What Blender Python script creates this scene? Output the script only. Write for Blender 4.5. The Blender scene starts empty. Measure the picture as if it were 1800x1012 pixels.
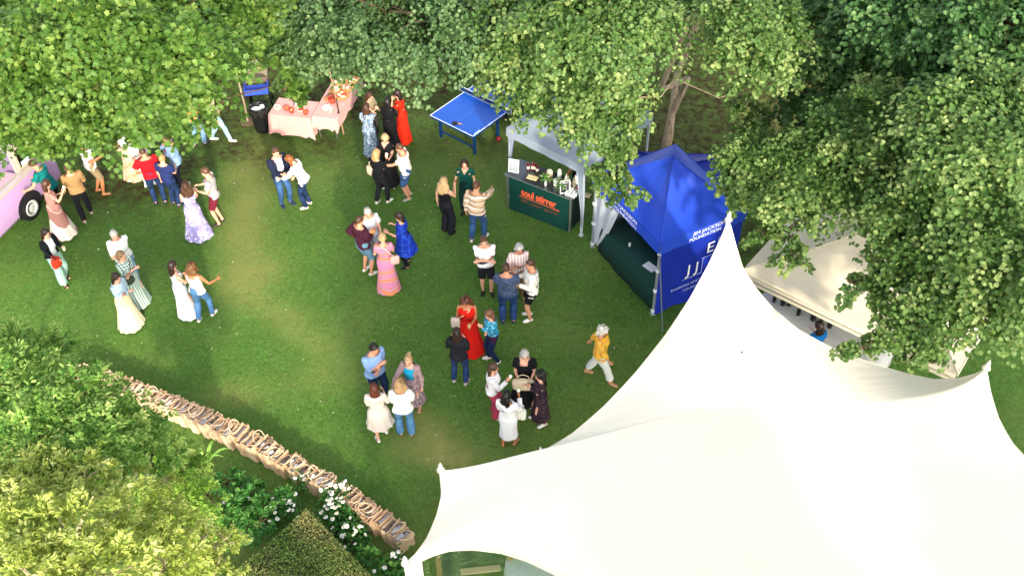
import bpy, math, random
import numpy as np
from mathutils import Vector, Matrix

scene = bpy.context.scene
COL = scene.collection
R = math.radians
# ------------------------------------------------------------------ camera, sky, sun, exposure
CAM_H, FPX, PITCH, ROLL = 16.5, 1775.0, R(45.1), R(1.1)
_F = np.array([0, math.cos(PITCH), -math.sin(PITCH)])
_R0 = np.array([1.0, 0, 0]); _U0 = np.array([0, math.sin(PITCH), math.cos(PITCH)])
_Rt = math.cos(ROLL)*_R0 - math.sin(ROLL)*_U0
_Up = math.sin(ROLL)*_R0 + math.cos(ROLL)*_U0
cam_d = bpy.data.cameras.new('camera'); cam = bpy.data.objects.new('camera', cam_d); COL.objects.link(cam)
cam.matrix_world = Matrix(((_Rt[0], _Up[0], -_F[0], 0), (_Rt[1], _Up[1], -_F[1], 0), (_Rt[2], _Up[2], -_F[2], CAM_H), (0, 0, 0, 1)))
cam_d.sensor_width = 36; cam_d.lens = 36*FPX/1800; cam_d.clip_end = 1500
scene.camera = cam

SUN_EL, SUN_AZ = R(24), R(17)          # low evening sun, from behind and to the right of the camera
world = bpy.data.worlds.new('World'); scene.world = world; world.use_nodes = True
wn = world.node_tree.nodes; wl = world.node_tree.links
sky = wn.new('ShaderNodeTexSky'); sky.sky_type = 'NISHITA'; sky.sun_disc = False
sky.sun_elevation = SUN_EL; sky.sun_rotation = math.pi - SUN_AZ
sky.air_density = 1.0; sky.dust_density = 2.0; sky.ozone_density = 1.0
hs = wn.new('ShaderNodeHueSaturation'); hs.inputs['Saturation'].default_value = .42; hs.inputs['Value'].default_value = 1.0      # thin evening cloud veil
wl.new(sky.outputs[0], hs.inputs['Color']); wl.new(hs.outputs[0], wn['Background'].inputs[0]); wn['Background'].inputs[1].default_value = 0.15
sd = bpy.data.lights.new('sun', 'SUN'); sd.energy = 1.55; sd.angle = R(2.5); sd.color = (1.0, 0.90, 0.72)
sun = bpy.data.objects.new('sun', sd); COL.objects.link(sun)
_sd = Vector((-math.sin(SUN_AZ)*math.cos(SUN_EL), math.cos(SUN_AZ)*math.cos(SUN_EL), -math.sin(SUN_EL)))
sun.rotation_euler = _sd.to_track_quat('-Z', 'Y').to_euler(); sun.location = (6, -18, 30)
vs = scene.view_settings
vs.view_transform = 'Standard'; vs.look = 'None'; vs.gamma = 1.0; vs.use_curve_mapping = False; vs.exposure = 1.95
cy = scene.cycles
cy.max_bounces = 6; cy.diffuse_bounces = 3; cy.glossy_bounces = 2; cy.transmission_bounces = 4; cy.transparent_max_bounces = 8
cy.use_denoising = True

# ------------------------------------------------------------------ helpers
def at(px, py, z=0.0):
    """the place at height z that stands at this point of the 1800 x 1012 photograph"""
    d = _F + _Rt*(px-900)/FPX + _Up*(506-py)/FPX
    t = (z-CAM_H)/d[2]
    return Vector((d[0]*t, d[1]*t, z))

def link(o, parent=None):
    COL.objects.link(o)
    if parent is not None: o.parent = parent
    return o

def tag(o, label=None, cat=None, group=None, kind=None):
    if label: o['label'] = label
    if cat: o['category'] = cat
    if group: o['group'] = group
    if kind: o['kind'] = kind
    return o

def thing(name, label, cat, loc=(0, 0, 0), rotz=0, group=None):
    o = bpy.data.objects.new(name, None); o.empty_display_size = 0.2
    o.location = loc; o.rotation_euler = (0, 0, rotz); link(o)
    return tag(o, label, cat, group)

def copy_tree(o, parent=None):
    c = o.copy(); COL.objects.link(c); c.parent = parent
    for ch in list(o.children): copy_tree(ch, c)
    return c

class MB:
    def __init__(s): s.v = []; s.f = []
    def add(s, v, f):
        b = len(s.v); s.v.extend([tuple(p) for p in v]); s.f.extend([tuple(i+b for i in q) for q in f]); return s
    def box(s, c, size, rz=0, rx=0, ry=0, taper=1.0):
        x, y, z = size[0]/2, size[1]/2, size[2]/2
        M = Matrix.Rotation(rz, 3, 'Z') @ Matrix.Rotation(ry, 3, 'Y') @ Matrix.Rotation(rx, 3, 'X')
        pts = []
        for dz in (-1, 1):
            k = 1.0 if dz < 0 else taper
            for dx, dy in ((-1, -1), (1, -1), (1, 1), (-1, 1)):
                pts.append(tuple(M @ Vector((dx*x*k, dy*y*k, dz*z)) + Vector(c)))
        return s.add(pts, [(3, 2, 1, 0), (4, 5, 6, 7), (0, 1, 5, 4), (1, 2, 6, 5), (2, 3, 7, 6), (3, 0, 4, 7)])
    def loft(s, rings, cap=True, closed=True):
        n = len(rings[0]); v = [tuple(p) for r in rings for p in r]; f = []
        m = n if closed else n-1
        for i in range(len(rings)-1):
            for j in range(m):
                a = i*n+j; b = i*n+(j+1) % n
                f.append((a, b, b+n, a+n))
        if cap and closed:
            f.append(tuple(range(n-1, -1, -1))); f.append(tuple(range((len(rings)-1)*n, len(rings)*n)))
        return s.add(v, f)
    def tube(s, pts, r, n=8, ref=None, cap=True):
        return s.loft(tube_rings(pts, r, n, ref), cap)
    def lathe(s, c, prof, n=14):
        rings = [[(c[0]+r*math.cos(2*math.pi*j/n), c[1]+r*math.sin(2*math.pi*j/n), c[2]+z) for j in range(n)] for r, z in prof]
        return s.loft(rings)
    def build(s, name, m, parent=None, smooth=False):
        return mesh_obj(name, s.v, s.f, m, parent, smooth)

def tube_rings(pts, r, n=8, ref=None):
    """rings round a polyline; r is a number or a list of radii or (rx, ry) pairs; ref = direction of the x radius"""
    P = [Vector(p) for p in pts]; rings = []; prev = Vector(ref) if ref is not None else None
    for i, p in enumerate(P):
        t = (P[min(i+1, len(P)-1)] - P[max(i-1, 0)])
        if t.length < 1e-9: t = Vector((0, 0, 1))
        t.normalize()
        a = prev if prev is not None else (Vector((1, 0, 0)) if abs(t.x) < .8 else Vector((0, 1, 0)))
        a = a - t*a.dot(t)
        if a.length < 1e-6: a = t.orthogonal()
        a.normalize(); b = t.cross(a)
        if ref is None: prev = a
        rr = r[i] if isinstance(r, (list, tuple)) else r
        rx, ry = rr if isinstance(rr, (list, tuple)) else (rr, rr)
        rings.append([p + a*(rx*math.cos(2*math.pi*j/n)) + b*(ry*math.sin(2*math.pi*j/n)) for j in range(n)])
    return rings

def mesh_obj(name, v, f, m, parent=None, smooth=False):
    me = bpy.data.meshes.new(name)
    me.from_pydata([tuple(p) for p in v], [], f); me.update()
    if m is not None: me.materials.append(m)
    if smooth: me.polygons.foreach_set('use_smooth', [True]*len(me.polygons))
    return link(bpy.data.objects.new(name, me), parent)

def np_mesh(name, V, loops, starts, m, smooth=False, attrs=None):
    me = bpy.data.meshes.new(name)
    me.vertices.add(len(V)); me.vertices.foreach_set('co', np.ascontiguousarray(V, dtype=np.float32).ravel())
    me.loops.add(len(loops)); me.loops.foreach_set('vertex_index', np.ascontiguousarray(loops, dtype=np.int32))
    me.polygons.add(len(starts)); me.polygons.foreach_set('loop_start', np.ascontiguousarray(starts, dtype=np.int32))
    me.update(calc_edges=True)
    if smooth: me.polygons.foreach_set('use_smooth', np.ones(len(starts), dtype=bool))
    for k, a in (attrs or {}).items():
        at_ = me.attributes.new(k, 'FLOAT', 'POINT'); at_.data.foreach_set('value', np.ascontiguousarray(a, dtype=np.float32))
    if m is not None: me.materials.append(m)
    return me

# ------------------------------------------------------------------ materials
def srgb(h):
    h = h.lstrip('#'); c = [int(h[i:i+2], 16)/255 for i in (0, 2, 4)]
    return tuple(((x/12.92) if x <= .04045 else ((x+.055)/1.055)**2.4) for x in c)

class NT:
    def __init__(s, name):
        s.m = bpy.data.materials.new(name); s.m.use_nodes = True
        s.t = s.m.node_tree; s.n = s.t.nodes; s.l = s.t.links; s.b = s.n['Principled BSDF']
    def node(s, t, **kw):
        n = s.n.new(t)
        for k, v in kw.items():
            if isinstance(k, str) and hasattr(n, k): setattr(n, k, v)
        return n
    def put(s, sock, v):
        if hasattr(v, 'is_output'): s.l.new(v, sock)
        else:
            if hasattr(sock.default_value, '__len__') and len(sock.default_value) == 4 and len(v) == 3: v = (*v, 1)
            sock.default_value = v
    def coords(s, kind='Object'): return s.n.new('ShaderNodeTexCoord').outputs[kind]
    def mapping(s, vec, scale=(1, 1, 1), rot=(0, 0, 0)):
        n = s.n.new('ShaderNodeMapping'); s.l.new(vec, n.inputs[0]); n.inputs['Scale'].default_value = scale; n.inputs['Rotation'].default_value = rot
        return n.outputs[0]
    def noise(s, vec, scale, detail=3, rough=.55, dist=0):
        n = s.n.new('ShaderNodeTexNoise'); s.l.new(vec, n.inputs['Vector'])
        n.inputs['Scale'].default_value = scale; n.inputs['Detail'].default_value = detail; n.inputs['Roughness'].default_value = rough; n.inputs['Distortion'].default_value = dist
        return n.outputs['Fac']
    def ramp(s, fac, stops, interp='LINEAR'):
        n = s.n.new('ShaderNodeValToRGB'); s.l.new(fac, n.inputs[0]); n.color_ramp.interpolation = interp
        e = n.color_ramp.elements
        while len(e) < len(stops): e.new(.5)
        for i, (p, c) in enumerate(stops):
            e[i].position = p; e[i].color = (*c, 1) if len(c) == 3 else c
        return n.outputs[0]
    def mix(s, fac, a, b, mode='MIX'):
        n = s.n.new('ShaderNodeMix'); n.data_type = 'RGBA'; n.blend_type = mode
        s.put(n.inputs[0], fac); s.put(n.inputs[6], a); s.put(n.inputs[7], b)
        return n.outputs[2]
    def math(s, op, a, b=0.0, c=None):
        n = s.n.new('ShaderNodeMath'); n.operation = op; s.put(n.inputs[0], a); s.put(n.inputs[1], b)
        if c is not None: s.put(n.inputs[2], c)
        return n.outputs[0]
    def bump(s, h, strength=.3, dist=.01):
        n = s.n.new('ShaderNodeBump'); s.l.new(h, n.inputs['Height']); n.inputs['Strength'].default_value = strength; n.inputs['Distance'].default_value = dist
        s.l.new(n.outputs[0], s.b.inputs['Normal']); return s
    def fin(s, col, rough=.8, metal=0, spec=.3):
        s.put(s.b.inputs['Base Color'], col); s.put(s.b.inputs['Roughness'], rough); s.put(s.b.inputs['Metallic'], metal); s.b.inputs['Specular IOR Level'].default_value = spec
        return s.m

_mats = {}
def plain(hexc, rough=.6, metal=0, var=.12, scale=9, spec=.3, name=None):
    key = (hexc, rough, metal, var)
    if key in _mats: return _mats[key]
    t = NT(name or 'paint'); c = srgb(hexc); co = t.coords()
    f = t.noise(co, scale, 4)
    col = t.mix(f, tuple(x*(1-var) for x in c), tuple(min(1, x*(1+var)) for x in c))
    t.bump(t.noise(co, scale*6, 2), .08, .004)
    _mats[key] = t.fin(col, rough, metal, spec); return _mats[key]

def fabric(c1, pat='plain', c2=None, c3=None, scale=1.0):
    key = ('fab', c1, pat, c2, c3, scale)
    if key in _mats: return _mats[key]
    t = NT('fabric'); a = srgb(c1); b = srgb(c2) if c2 else a; d = srgb(c3) if c3 else b; co = t.coords()
    if pat == 'plain':
        col = t.mix(t.noise(co, 7, 3), tuple(x*.86 for x in a), tuple(min(1, x*1.1) for x in a))
    elif pat == 'denim':
        f = t.noise(co, 5, 4); col = t.mix(t.ramp(f, [(.35, (0, 0, 0)), (.68, (1, 1, 1))]), a, b)
    elif pat == 'floral':
        n = t.node('ShaderNodeTexVoronoi'); t.l.new(t.mapping(co, (1, 1, .8)), n.inputs[0]); n.inputs['Scale'].default_value = 14*scale
        f = t.ramp(n.outputs['Distance'], [(.28, (1, 1, 1)), (.42, (0, 0, 0))])
        f2 = t.ramp(t.noise(co, 9*scale, 3), [(.5, (0, 0, 0)), (.58, (1, 1, 1))])
        col = t.mix(f, t.mix(f2, a, d), b)
    elif pat == 'swirl':
        w = t.node('ShaderNodeTexWave'); t.l.new(t.mapping(co, (1, .6, 1.3)), w.inputs[0]); w.inputs['Scale'].default_value = 1.6*scale; w.inputs['Distortion'].default_value = 9; w.inputs['Detail'].default_value = 1; w.inputs['Detail Scale'].default_value = 1.2
        w.bands_direction = 'Z'
        col = t.ramp(w.outputs['Fac'], [(0, b), (.25, a), (.42, d), (.55, srgb('#f0d8d0')), (.62, b), (.85, a)], 'CONSTANT')
    elif pat in ('check', 'plaid'):
        sx = t.node('ShaderNodeSeparateXYZ'); t.l.new(co, sx.inputs[0])
        k = 12*scale
        def band(o, w): return t.math('LESS_THAN', t.math('FRACT', t.math('MULTIPLY', o, k)), w)
        fx = t.math('ADD', t.math('MULTIPLY', band(sx.outputs[0], .45), .5), t.math('MULTIPLY', band(sx.outputs[2], .45), .5))
        fx = t.math('ADD', fx, t.math('MULTIPLY', t.math('SUBTRACT', t.noise(co, 4, 2), .5), .3))
        col = t.ramp(fx, [(.15, a), (.5, d), (.85, b)])
    elif pat == 'stripe':
        sx = t.node('ShaderNodeSeparateXYZ'); t.l.new(co, sx.inputs[0])
        f = t.math('LESS_THAN', t.math('FRACT', t.math('MULTIPLY', sx.outputs[0], 16*scale)), .45)
        col = t.mix(f, a, b)
    elif pat == 'bands':
        sx = t.node('ShaderNodeSeparateXYZ'); t.l.new(co, sx.inputs[0])
        zz = t.math('ADD', sx.outputs[2], t.math('MULTIPLY', t.noise(co, 5, 2), .08))
        col = t.ramp(t.math('FRACT', t.math('MULTIPLY', zz, 5*scale)), [(0, a), (.3, b), (.6, d), (.85, a)], 'CONSTANT')
    elif pat == 'chevron':
        sx = t.node('ShaderNodeSeparateXYZ'); t.l.new(co, sx.inputs[0])
        zz = t.math('SUBTRACT', sx.outputs[2], t.math('MULTIPLY', t.math('ABSOLUTE', sx.outputs[0]), -.9))
        col = t.ramp(zz, [(0, a), (.30, b), (.62, a), (.98, b), (1.12, a)], 'CONSTANT')
    elif pat == 'grid':
        sx = t.node('ShaderNodeSeparateXYZ'); t.l.new(co, sx.inputs[0])
        def ln(o, k): return t.math('LESS_THAN', t.math('FRACT', t.math('MULTIPLY', o, k)), .14)
        f = t.math('MAXIMUM', t.math('MAXIMUM', ln(sx.outputs[0], 7), ln(sx.outputs[2], 6)), ln(sx.outputs[1], 7))
        f = t.math('MULTIPLY', f, t.noise(co, 6, 2))
        col = t.mix(f, a, b)
    t.bump(t.noise(co, 60, 2), .25, .004)
    _mats[key] = t.fin(col, .88, 0, .15); return _mats[key]

def leaf_mat(name, dark, mid, light, trans=.4, rough=.5):
    t = NT(name)
    a = t.node('ShaderNodeAttribute'); a.attribute_name = 'tone'
    col = t.ramp(a.outputs['Fac'], [(0, srgb(dark)), (.5, srgb(mid)), (1, srgb(light))])
    t.fin(col, rough, 0, .35)
    tr = t.node('ShaderNodeBsdfTranslucent'); t.l.new(t.mix(.25, col, srgb('#9ab040')), tr.inputs[0])
    mx = t.node('ShaderNodeMixShader'); mx.inputs[0].default_value = trans
    t.l.new(t.b.outputs[0], mx.inputs[1]); t.l.new(tr.outputs[0], mx.inputs[2])
    t.l.new(mx.outputs[0], t.n['Material Output'].inputs[0])
    return t.m

def bark_mat(name, a, b):
    t = NT(name); co = t.coords(); v = t.mapping(co, (1, 1, .25))
    f = t.noise(v, 9, 5, .65)
    t.bump(t.noise(v, 22, 4, .7), .8, .03)
    return t.fin(t.ramp(f, [(.3, srgb(a)), (.7, srgb(b))]), .9)

def clear_plastic():
    t = NT('clear_plastic'); t.fin((.9, .95, .95), .06, 0, .6)
    tr = t.node('ShaderNodeBsdfTransparent'); tr.inputs[0].default_value = (.86, .9, .9, 1)
    fr = t.node('ShaderNodeFresnel'); fr.inputs[0].default_value = 1.5
    co = t.coords(); w = t.noise(t.mapping(co, (1, .25, 2.6), (0, .5, 0)), 2.2, 3)
    t.bump(w, .7, .08)
    gl = t.node('ShaderNodeBsdfGlossy'); gl.inputs['Roughness'].default_value = .08; t.l.new(t.n['Bump'].outputs[0], gl.inputs['Normal'])
    k = t.math('MULTIPLY', fr.outputs[0], .55)
    mx = t.node('ShaderNodeMixShader'); t.l.new(k, mx.inputs[0]); t.l.new(tr.outputs[0], mx.inputs[1]); t.l.new(gl.outputs[0], mx.inputs[2])
    t.l.new(mx.outputs[0], t.n['Material Output'].inputs[0]); return t.m

def text_mesh(name, body, size, m, parent, loc, rot, offset=0.0, shear=0.0, align='CENTER', extrude=.001, spacing=1.0, xscale=1.0):
    cu = bpy.data.curves.new(name, 'FONT'); cu.body = body; cu.size = size; cu.align_x = align; cu.align_y = 'CENTER'
    cu.offset = offset; cu.shear = shear; cu.extrude = extrude; cu.space_character = spacing; cu.resolution_u = 3
    o = bpy.data.objects.new(name, cu); COL.objects.link(o)
    dg = bpy.context.evaluated_depsgraph_get()
    me = bpy.data.meshes.new_from_object(o.evaluated_get(dg)); bpy.data.objects.remove(o)
    me.materials.clear(); me.materials.append(m); me.name = name
    ob = link(bpy.data.objects.new(name, me), parent); ob.location = loc
    ob.rotation_euler = rot; ob.scale = (xscale, 1, 1)
    return ob
# ------------------------------------------------------------------ the ground: one lawn sheet with worn, dry and bare-earth places and a painted sunlit band
def smooth_noise(x, y, s, seed):
    r = np.random.RandomState(seed); out = np.zeros_like(x)
    for k in range(9):
        a = r.uniform(0, 2*np.pi); f = s*r.uniform(.6, 1.7); out += np.sin((x*np.cos(a)+y*np.sin(a))*f + r.uniform(0, 6.3))
    return out/3.0
xs = np.concatenate([np.linspace(-400, -30, 12)[:-1], np.linspace(-30, 30, 241), np.linspace(30, 400, 12)[1:]])
ys = np.concatenate([np.linspace(-300, -4, 10)[:-1], np.linspace(-4, 56, 241), np.linspace(56, 500, 12)[1:]])
GX, GY = np.meshgrid(xs, ys); nx_, ny_ = len(xs), len(ys)
near = (np.abs(GX) < 32) & (GY > -5) & (GY < 58)
GZ = np.where(near, .012*smooth_noise(GX, GY, .9, 3), 0.0)
dry_lit = np.clip(.22*smooth_noise(GX, GY, .55, 5) + .12*smooth_noise(GX, GY, 1.6, 8) - .02, 0, .5)
soil = np.zeros_like(GX)
def blot(arr, px, py, rx, ry, amt, ang=0.0):
    c = at(px, py); dx, dy = GX-c.x, GY-c.y
    u = dx*math.cos(ang)+dy*math.sin(ang); v = -dx*math.sin(ang)+dy*math.cos(ang)
    d = (u/rx)**2+(v/ry)**2 + .35*smooth_noise(GX, GY, 3.0, int(px))
    arr += amt*np.exp(-np.clip(d, 0, 30))
for a in ((742, 770, .55, .5, 1.0), (790, 805, .6, .3, .75), (735, 735, .25, .3, .5), (525, 585, .9, .28, .42, -.6), (480, 540, .8, .3, .35, -.5),
          (610, 660, .9, .5, .28), (430, 690, .8, .4, .25), (440, 300, .6, 1.6, .55), (425, 420, .5, 1.8, .6), (450, 480, .6, .8, .5), (400, 700, .6, .4, .3),  # among the dry spots, long streaks paint the sunlit band into the grass
          (905, 345, .7, .5, .25), (1060, 460, .8, .5, .25), (1000, 600, .9, .5, .2)): blot(dry_lit, *a)
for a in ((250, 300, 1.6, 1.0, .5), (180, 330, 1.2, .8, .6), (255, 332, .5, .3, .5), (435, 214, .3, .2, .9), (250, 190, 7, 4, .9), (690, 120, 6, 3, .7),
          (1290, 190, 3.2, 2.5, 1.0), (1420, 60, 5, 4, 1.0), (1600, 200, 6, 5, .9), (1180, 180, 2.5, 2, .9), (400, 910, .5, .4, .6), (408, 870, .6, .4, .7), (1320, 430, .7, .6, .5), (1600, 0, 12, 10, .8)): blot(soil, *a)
F = [(j*nx_+i, j*nx_+i+1, (j+1)*nx_+i+1, (j+1)*nx_+i) for j in range(ny_-1) for i in range(nx_-1)]
t = NT('lawn_grass'); co = t.coords()
ad = t.node('ShaderNodeAttribute'); ad.attribute_name = 'dry_lit'
asl = t.node('ShaderNodeAttribute'); asl.attribute_name = 'soil'
fine = t.noise(co, 46, 6, .8); midn = t.noise(co, 4.5, 5, .62, .6); big = t.noise(co, .8, 3)
tuft = t.noise(co, 13, 6, .75, .8); tuft2 = t.noise(t.mapping(co, (1, .45, 1)), 26, 4, .75)
gf = t.math('ADD', t.math('MULTIPLY', tuft, .55), t.math('ADD', t.math('MULTIPLY', tuft2, .3), t.math('MULTIPLY', fine, .15)))
g = t.ramp(gf, [(.36, srgb('#2b481d')), (.46, srgb('#476e2b')), (.55, srgb('#608839')), (.66, srgb('#8aa65a'))])
clump = t.noise(co, 3.1, 6, .72, 1.2); g = t.mix(t.ramp(clump, [(.36, (.55, .55, .55)), (.52, (0, 0, 0))]), g, t.mix(gf, srgb('#1f3816'), srgb('#52702f')))
brn = t.noise(co, 1.7, 5, .7, .5); g = t.mix(t.ramp(brn, [(.52, (0, 0, 0)), (.72, (.42, .42, .42))]), g, t.mix(gf, srgb('#4a4a26'), srgb('#7d7a48')))
g = t.mix(t.ramp(midn, [(.38, (0, 0, 0)), (.66, (.6, .6, .6))]), g, t.mix(gf, srgb('#345223'), srgb('#749247')))
g = t.mix(t.ramp(big, [(.4, (0, 0, 0)), (.7, (.5, .5, .5))]), g, t.mix(gf, srgb('#2d4e1c'), srgb('#5b8236')))
dr = t.mix(fine, srgb('#8a8a45'), srgb('#cbb878'))
g = t.mix(t.math('MULTIPLY', ad.outputs['Fac'], t.math('ADD', t.math('MULTIPLY', midn, 1.1), .35)), g, dr)
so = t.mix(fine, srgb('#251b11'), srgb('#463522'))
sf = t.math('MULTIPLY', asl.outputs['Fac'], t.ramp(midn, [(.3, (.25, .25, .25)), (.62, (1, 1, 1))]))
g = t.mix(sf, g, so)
t.bump(gf, 1.0, .06)
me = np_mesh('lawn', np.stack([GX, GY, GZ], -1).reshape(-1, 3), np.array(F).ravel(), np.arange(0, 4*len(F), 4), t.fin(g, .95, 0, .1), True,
             {'dry_lit': np.clip(dry_lit*.62, 0, 1).ravel(), 'soil': np.clip(soil, 0, 1).ravel()})
lawn = link(bpy.data.objects.new('lawn', me)); lawn['kind'] = 'structure'

# ------------------------------------------------------------------ trees and shrubs
def unit(a): return a/np.maximum(np.linalg.norm(a, axis=-1, keepdims=True), 1e-9)

TEMPL = {}
def _leaf_templates():
    # halves folded along the midrib; coordinates (along, across, normal)
    rd = [(180, .42), (112, .56), (84, .30), (56, .62), (28, .36), (0, .62)]
    half = [(.42+r*math.cos(R(a)), r*math.sin(R(a))) for a, r in rd]
    V = [(u, v, .10*abs(v)-.12*u*u) for u, v in half] + [(u, -v, .10*abs(v)-.12*u*u) for u, v in half]
    TEMPL['maple'] = (np.array(V), [[5, 4, 3, 2, 1, 0], [6, 7, 8, 9, 10, 11]])
    half = [(0, 0), (.26, .50), (.80, .42), (1, 0)]
    V = [(u, v, .16*abs(v)-.15*u*u) for u, v in half] + [(u, -v, .16*abs(v)-.15*u*u) for u, v in half]
    TEMPL['round'] = (np.array(V), [[3, 2, 1, 0], [4, 5, 6, 7]])
    half = [(0, 0), (.3, .21), (.68, .19), (1, 0)]
    V = [(u, v, .3*abs(v)-.2*u*u) for u, v in half] + [(u, -v, .3*abs(v)-.2*u*u) for u, v in half]
    TEMPL['oval'] = (np.array(V), [[3, 2, 1, 0], [4, 5, 6, 7]])
_leaf_templates()

def leaves_mesh(name, P, Nn, D, S, kind, m, tone):
    T, faces = TEMPL[kind]
    D = unit(D - Nn*np.sum(D*Nn, -1, keepdims=True)); B = np.cross(Nn, D)
    k = len(T); n = len(P)
    V = P[:, None, :] + S[:, None, None]*(T[None, :, 0, None]*D[:, None, :] + T[None, :, 1, None]*B[:, None, :] + T[None, :, 2, None]*Nn[:, None, :])
    fl = np.concatenate([np.array(f) for f in faces]); st = np.cumsum([0]+[len(f) for f in faces])[:-1]
    loops = (np.arange(n)[:, None]*k + fl[None]).ravel(); starts = (np.arange(n)[:, None]*len(fl) + st[None]).ravel()
    return np_mesh(name, V.reshape(-1, 3), loops, starts, m, False, {'tone': np.repeat(tone, k)})

def sprays(rng, lobes, per_m2, nleaf, L, droop, fill=.25, flat=.16, zmin=-.3, hole=-1.15):
    """leaf positions, normals and directions on leafy sprays that grow out of each lobe"""
    Ps, Ns, Ds, Ts = [], [], [], []; rng_h = unit(rng.normal(size=(5, 3)))*rng.uniform(.7, 1.6, (5, 1)); ph_h = rng.uniform(0, 6.3, 5)
    for (c, r) in lobes:
        c = np.array(c); r = np.array(r if hasattr(r, '__len__') else (r, r, r*.75))
        area = 4*np.pi*((r[0]*r[1])**1.6/3+(r[0]*r[2])**1.6/3+(r[1]*r[2])**1.6/3)**(1/1.6)
        ns = max(6, int(area*per_m2))
        Lr = L*min(1.0, max(.4, r.mean()/.75)); r = np.maximum(.10, r-.42*Lr)
        d = unit(rng.normal(size=(ns, 3))); d[:, 2] = np.where(d[:, 2] < zmin, -d[:, 2], d[:, 2])
        rad = np.where(rng.rand(ns) < fill, rng.uniform(.25, .7, ns), rng.uniform(.72, 1.05, ns))
        base = c + d*r*rad[:, None]
        hole_ = sum(np.sin(base@rng_h[k]*2.1+ph_h[k]) for k in range(5)); keep = hole_ > hole; base, d = base[keep], d[keep]; ns = len(base)
        if ns == 0: continue
        ax = unit(d*[1, 1, .5] + rng.normal(scale=.35, size=(ns, 3)) + [0, 0, -droop*.5])
        up = unit(np.array([0, 0, 1.0]) + d*.75 + rng.normal(scale=.22, size=(ns, 3)))
        side = unit(np.cross(ax, up)); up = unit(np.cross(side, ax))
        ll = Lr*rng.uniform(.5, 1.55, ns); tone0 = rng.normal(0, .13, ns)
        nl = nleaf
        tt = rng.rand(ns, nl); s = rng.uniform(-1, 1, (ns, nl))*(.40-.26*tt)
        th = rng.normal(scale=flat, size=(ns, nl))
        q = ll[:, None]
        P = base[:, None] + ax[:, None]*(tt*q)[..., None] + side[:, None]*(s*q)[..., None] + up[:, None]*(th*q*.6)[..., None]
        P[..., 2] -= droop*(tt**2)*q*.55
        nn = unit(up[:, None] + ax[:, None]*(.35*tt)[..., None] + rng.normal(scale=.38, size=(ns, nl, 3)))
        dd = ax[:, None] + side[:, None]*(np.sign(s)*.9)[..., None] + rng.normal(scale=.4, size=(ns, nl, 3)) - np.array([0, 0, droop*.6])
        Ps.append(P.reshape(-1, 3)); Ns.append(nn.reshape(-1, 3)); Ds.append(dd.reshape(-1, 3))
        Ts.append((.45 + tone0[:, None] + .22*tt - .1 + rng.normal(0, .14, (ns, nl))).ravel())
    return np.concatenate(Ps), np.concatenate(Ns), np.concatenate(Ds), np.clip(np.concatenate(Ts), 0, 1)

def limb_path(a, b, rng, sag=.25, n=6):
    a, b = np.array(a), np.array(b); out = []
    L = np.linalg.norm(b-a); j = rng.normal(scale=.06*L, size=(n, 3))
    for i in range(n):
        u = i/(n-1); p = a*(1-u)+b*u; p = p + [0, 0, sag*L*math.sin(math.pi*u)*.5]
        if 0 < i < n-1: p = p+j[i]
        out.append(p)
    return out

BARK = bark_mat('bark', '#3a2c20', '#6b5643'); BARK_PALE = bark_mat('pale_bark', '#7a6955', '#b9a58b')
def tree(name, label, cat, base, lobes, leaf, lm, size=.1, per=4.0, nleaf=34, L=.7, droop=.5, trunk=.2, forks=None, group=None, seed=1, bark=None, limb_r=.055, fill=.25, twigs=0, hole=-1.15):
    rng = np.random.RandomState(seed); base = Vector(base)
    root = thing(name, label, cat, base, 0, group); b = np.array(base)
    lb = [(np.array(at(px, py, z))-b, r) for px, py, z, r in lobes]
    mb = MB()
    zc = np.mean([c[2] for c, _ in lb]); top = np.array([0, 0, max(.6, zc*.75)]) + np.array([np.mean([c[0] for c, _ in lb]), np.mean([c[1] for c, _ in lb]), 0])*.25
    if forks is None: forks = [top]
    for fk in forks:
        pth = limb_path((0, 0, -.15), fk, rng, 0, 7)
        mb.tube(pth, [trunk*(1.35 if i == 0 else 1)*(1-.55*i/6) for i in range(7)], 10)
    done = []; order = sorted(lb, key=lambda q: min(np.linalg.norm(np.array(f)-q[0]) for f in forks))
    for c, r in order:
        fk = min(forks, key=lambda f: np.linalg.norm(np.array(f)-c)); s = np.array(fk)*rng.uniform(.6, 1.0)
        if done:        # fork off the nearest branch end rather than all the way from the trunk
            nb_ = min(done, key=lambda q: np.linalg.norm(q-c))
            if np.linalg.norm(nb_-c) < np.linalg.norm(s-c): s = nb_
        done.append(c)
        pth = limb_path(s, c, rng, .15, 6); lr_ = limb_r*min(1, .10+(float(np.mean(r))/1.0)**1.6); mb.tube(pth, [lr_*(1-.8*i/5)+.005 for i in range(6)], 6)
        for k in range(4+twigs):
            d = unit(rng.normal(size=3)); d[2] = abs(d[2])*.6; rr = np.array(r if hasattr(r, '__len__') else (r, r, r*.75))
            mb.tube(limb_path(c, c+d*rr*rng.uniform(.8, 1.12), rng, .05, 4), [.022, .016, .011, .005], 5)
    mb.build('trunk', bark or BARK, root, True)
    P, Nn, D, tn = sprays(rng, lb, per, nleaf, L, droop, fill, hole=hole)
    S = size*rng.uniform(.65, 1.25, len(P))
    me = leaves_mesh('crown', P, Nn, D, S, leaf, lm, tn)
    link(bpy.data.objects.new('crown', me), root)
    return root

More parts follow.
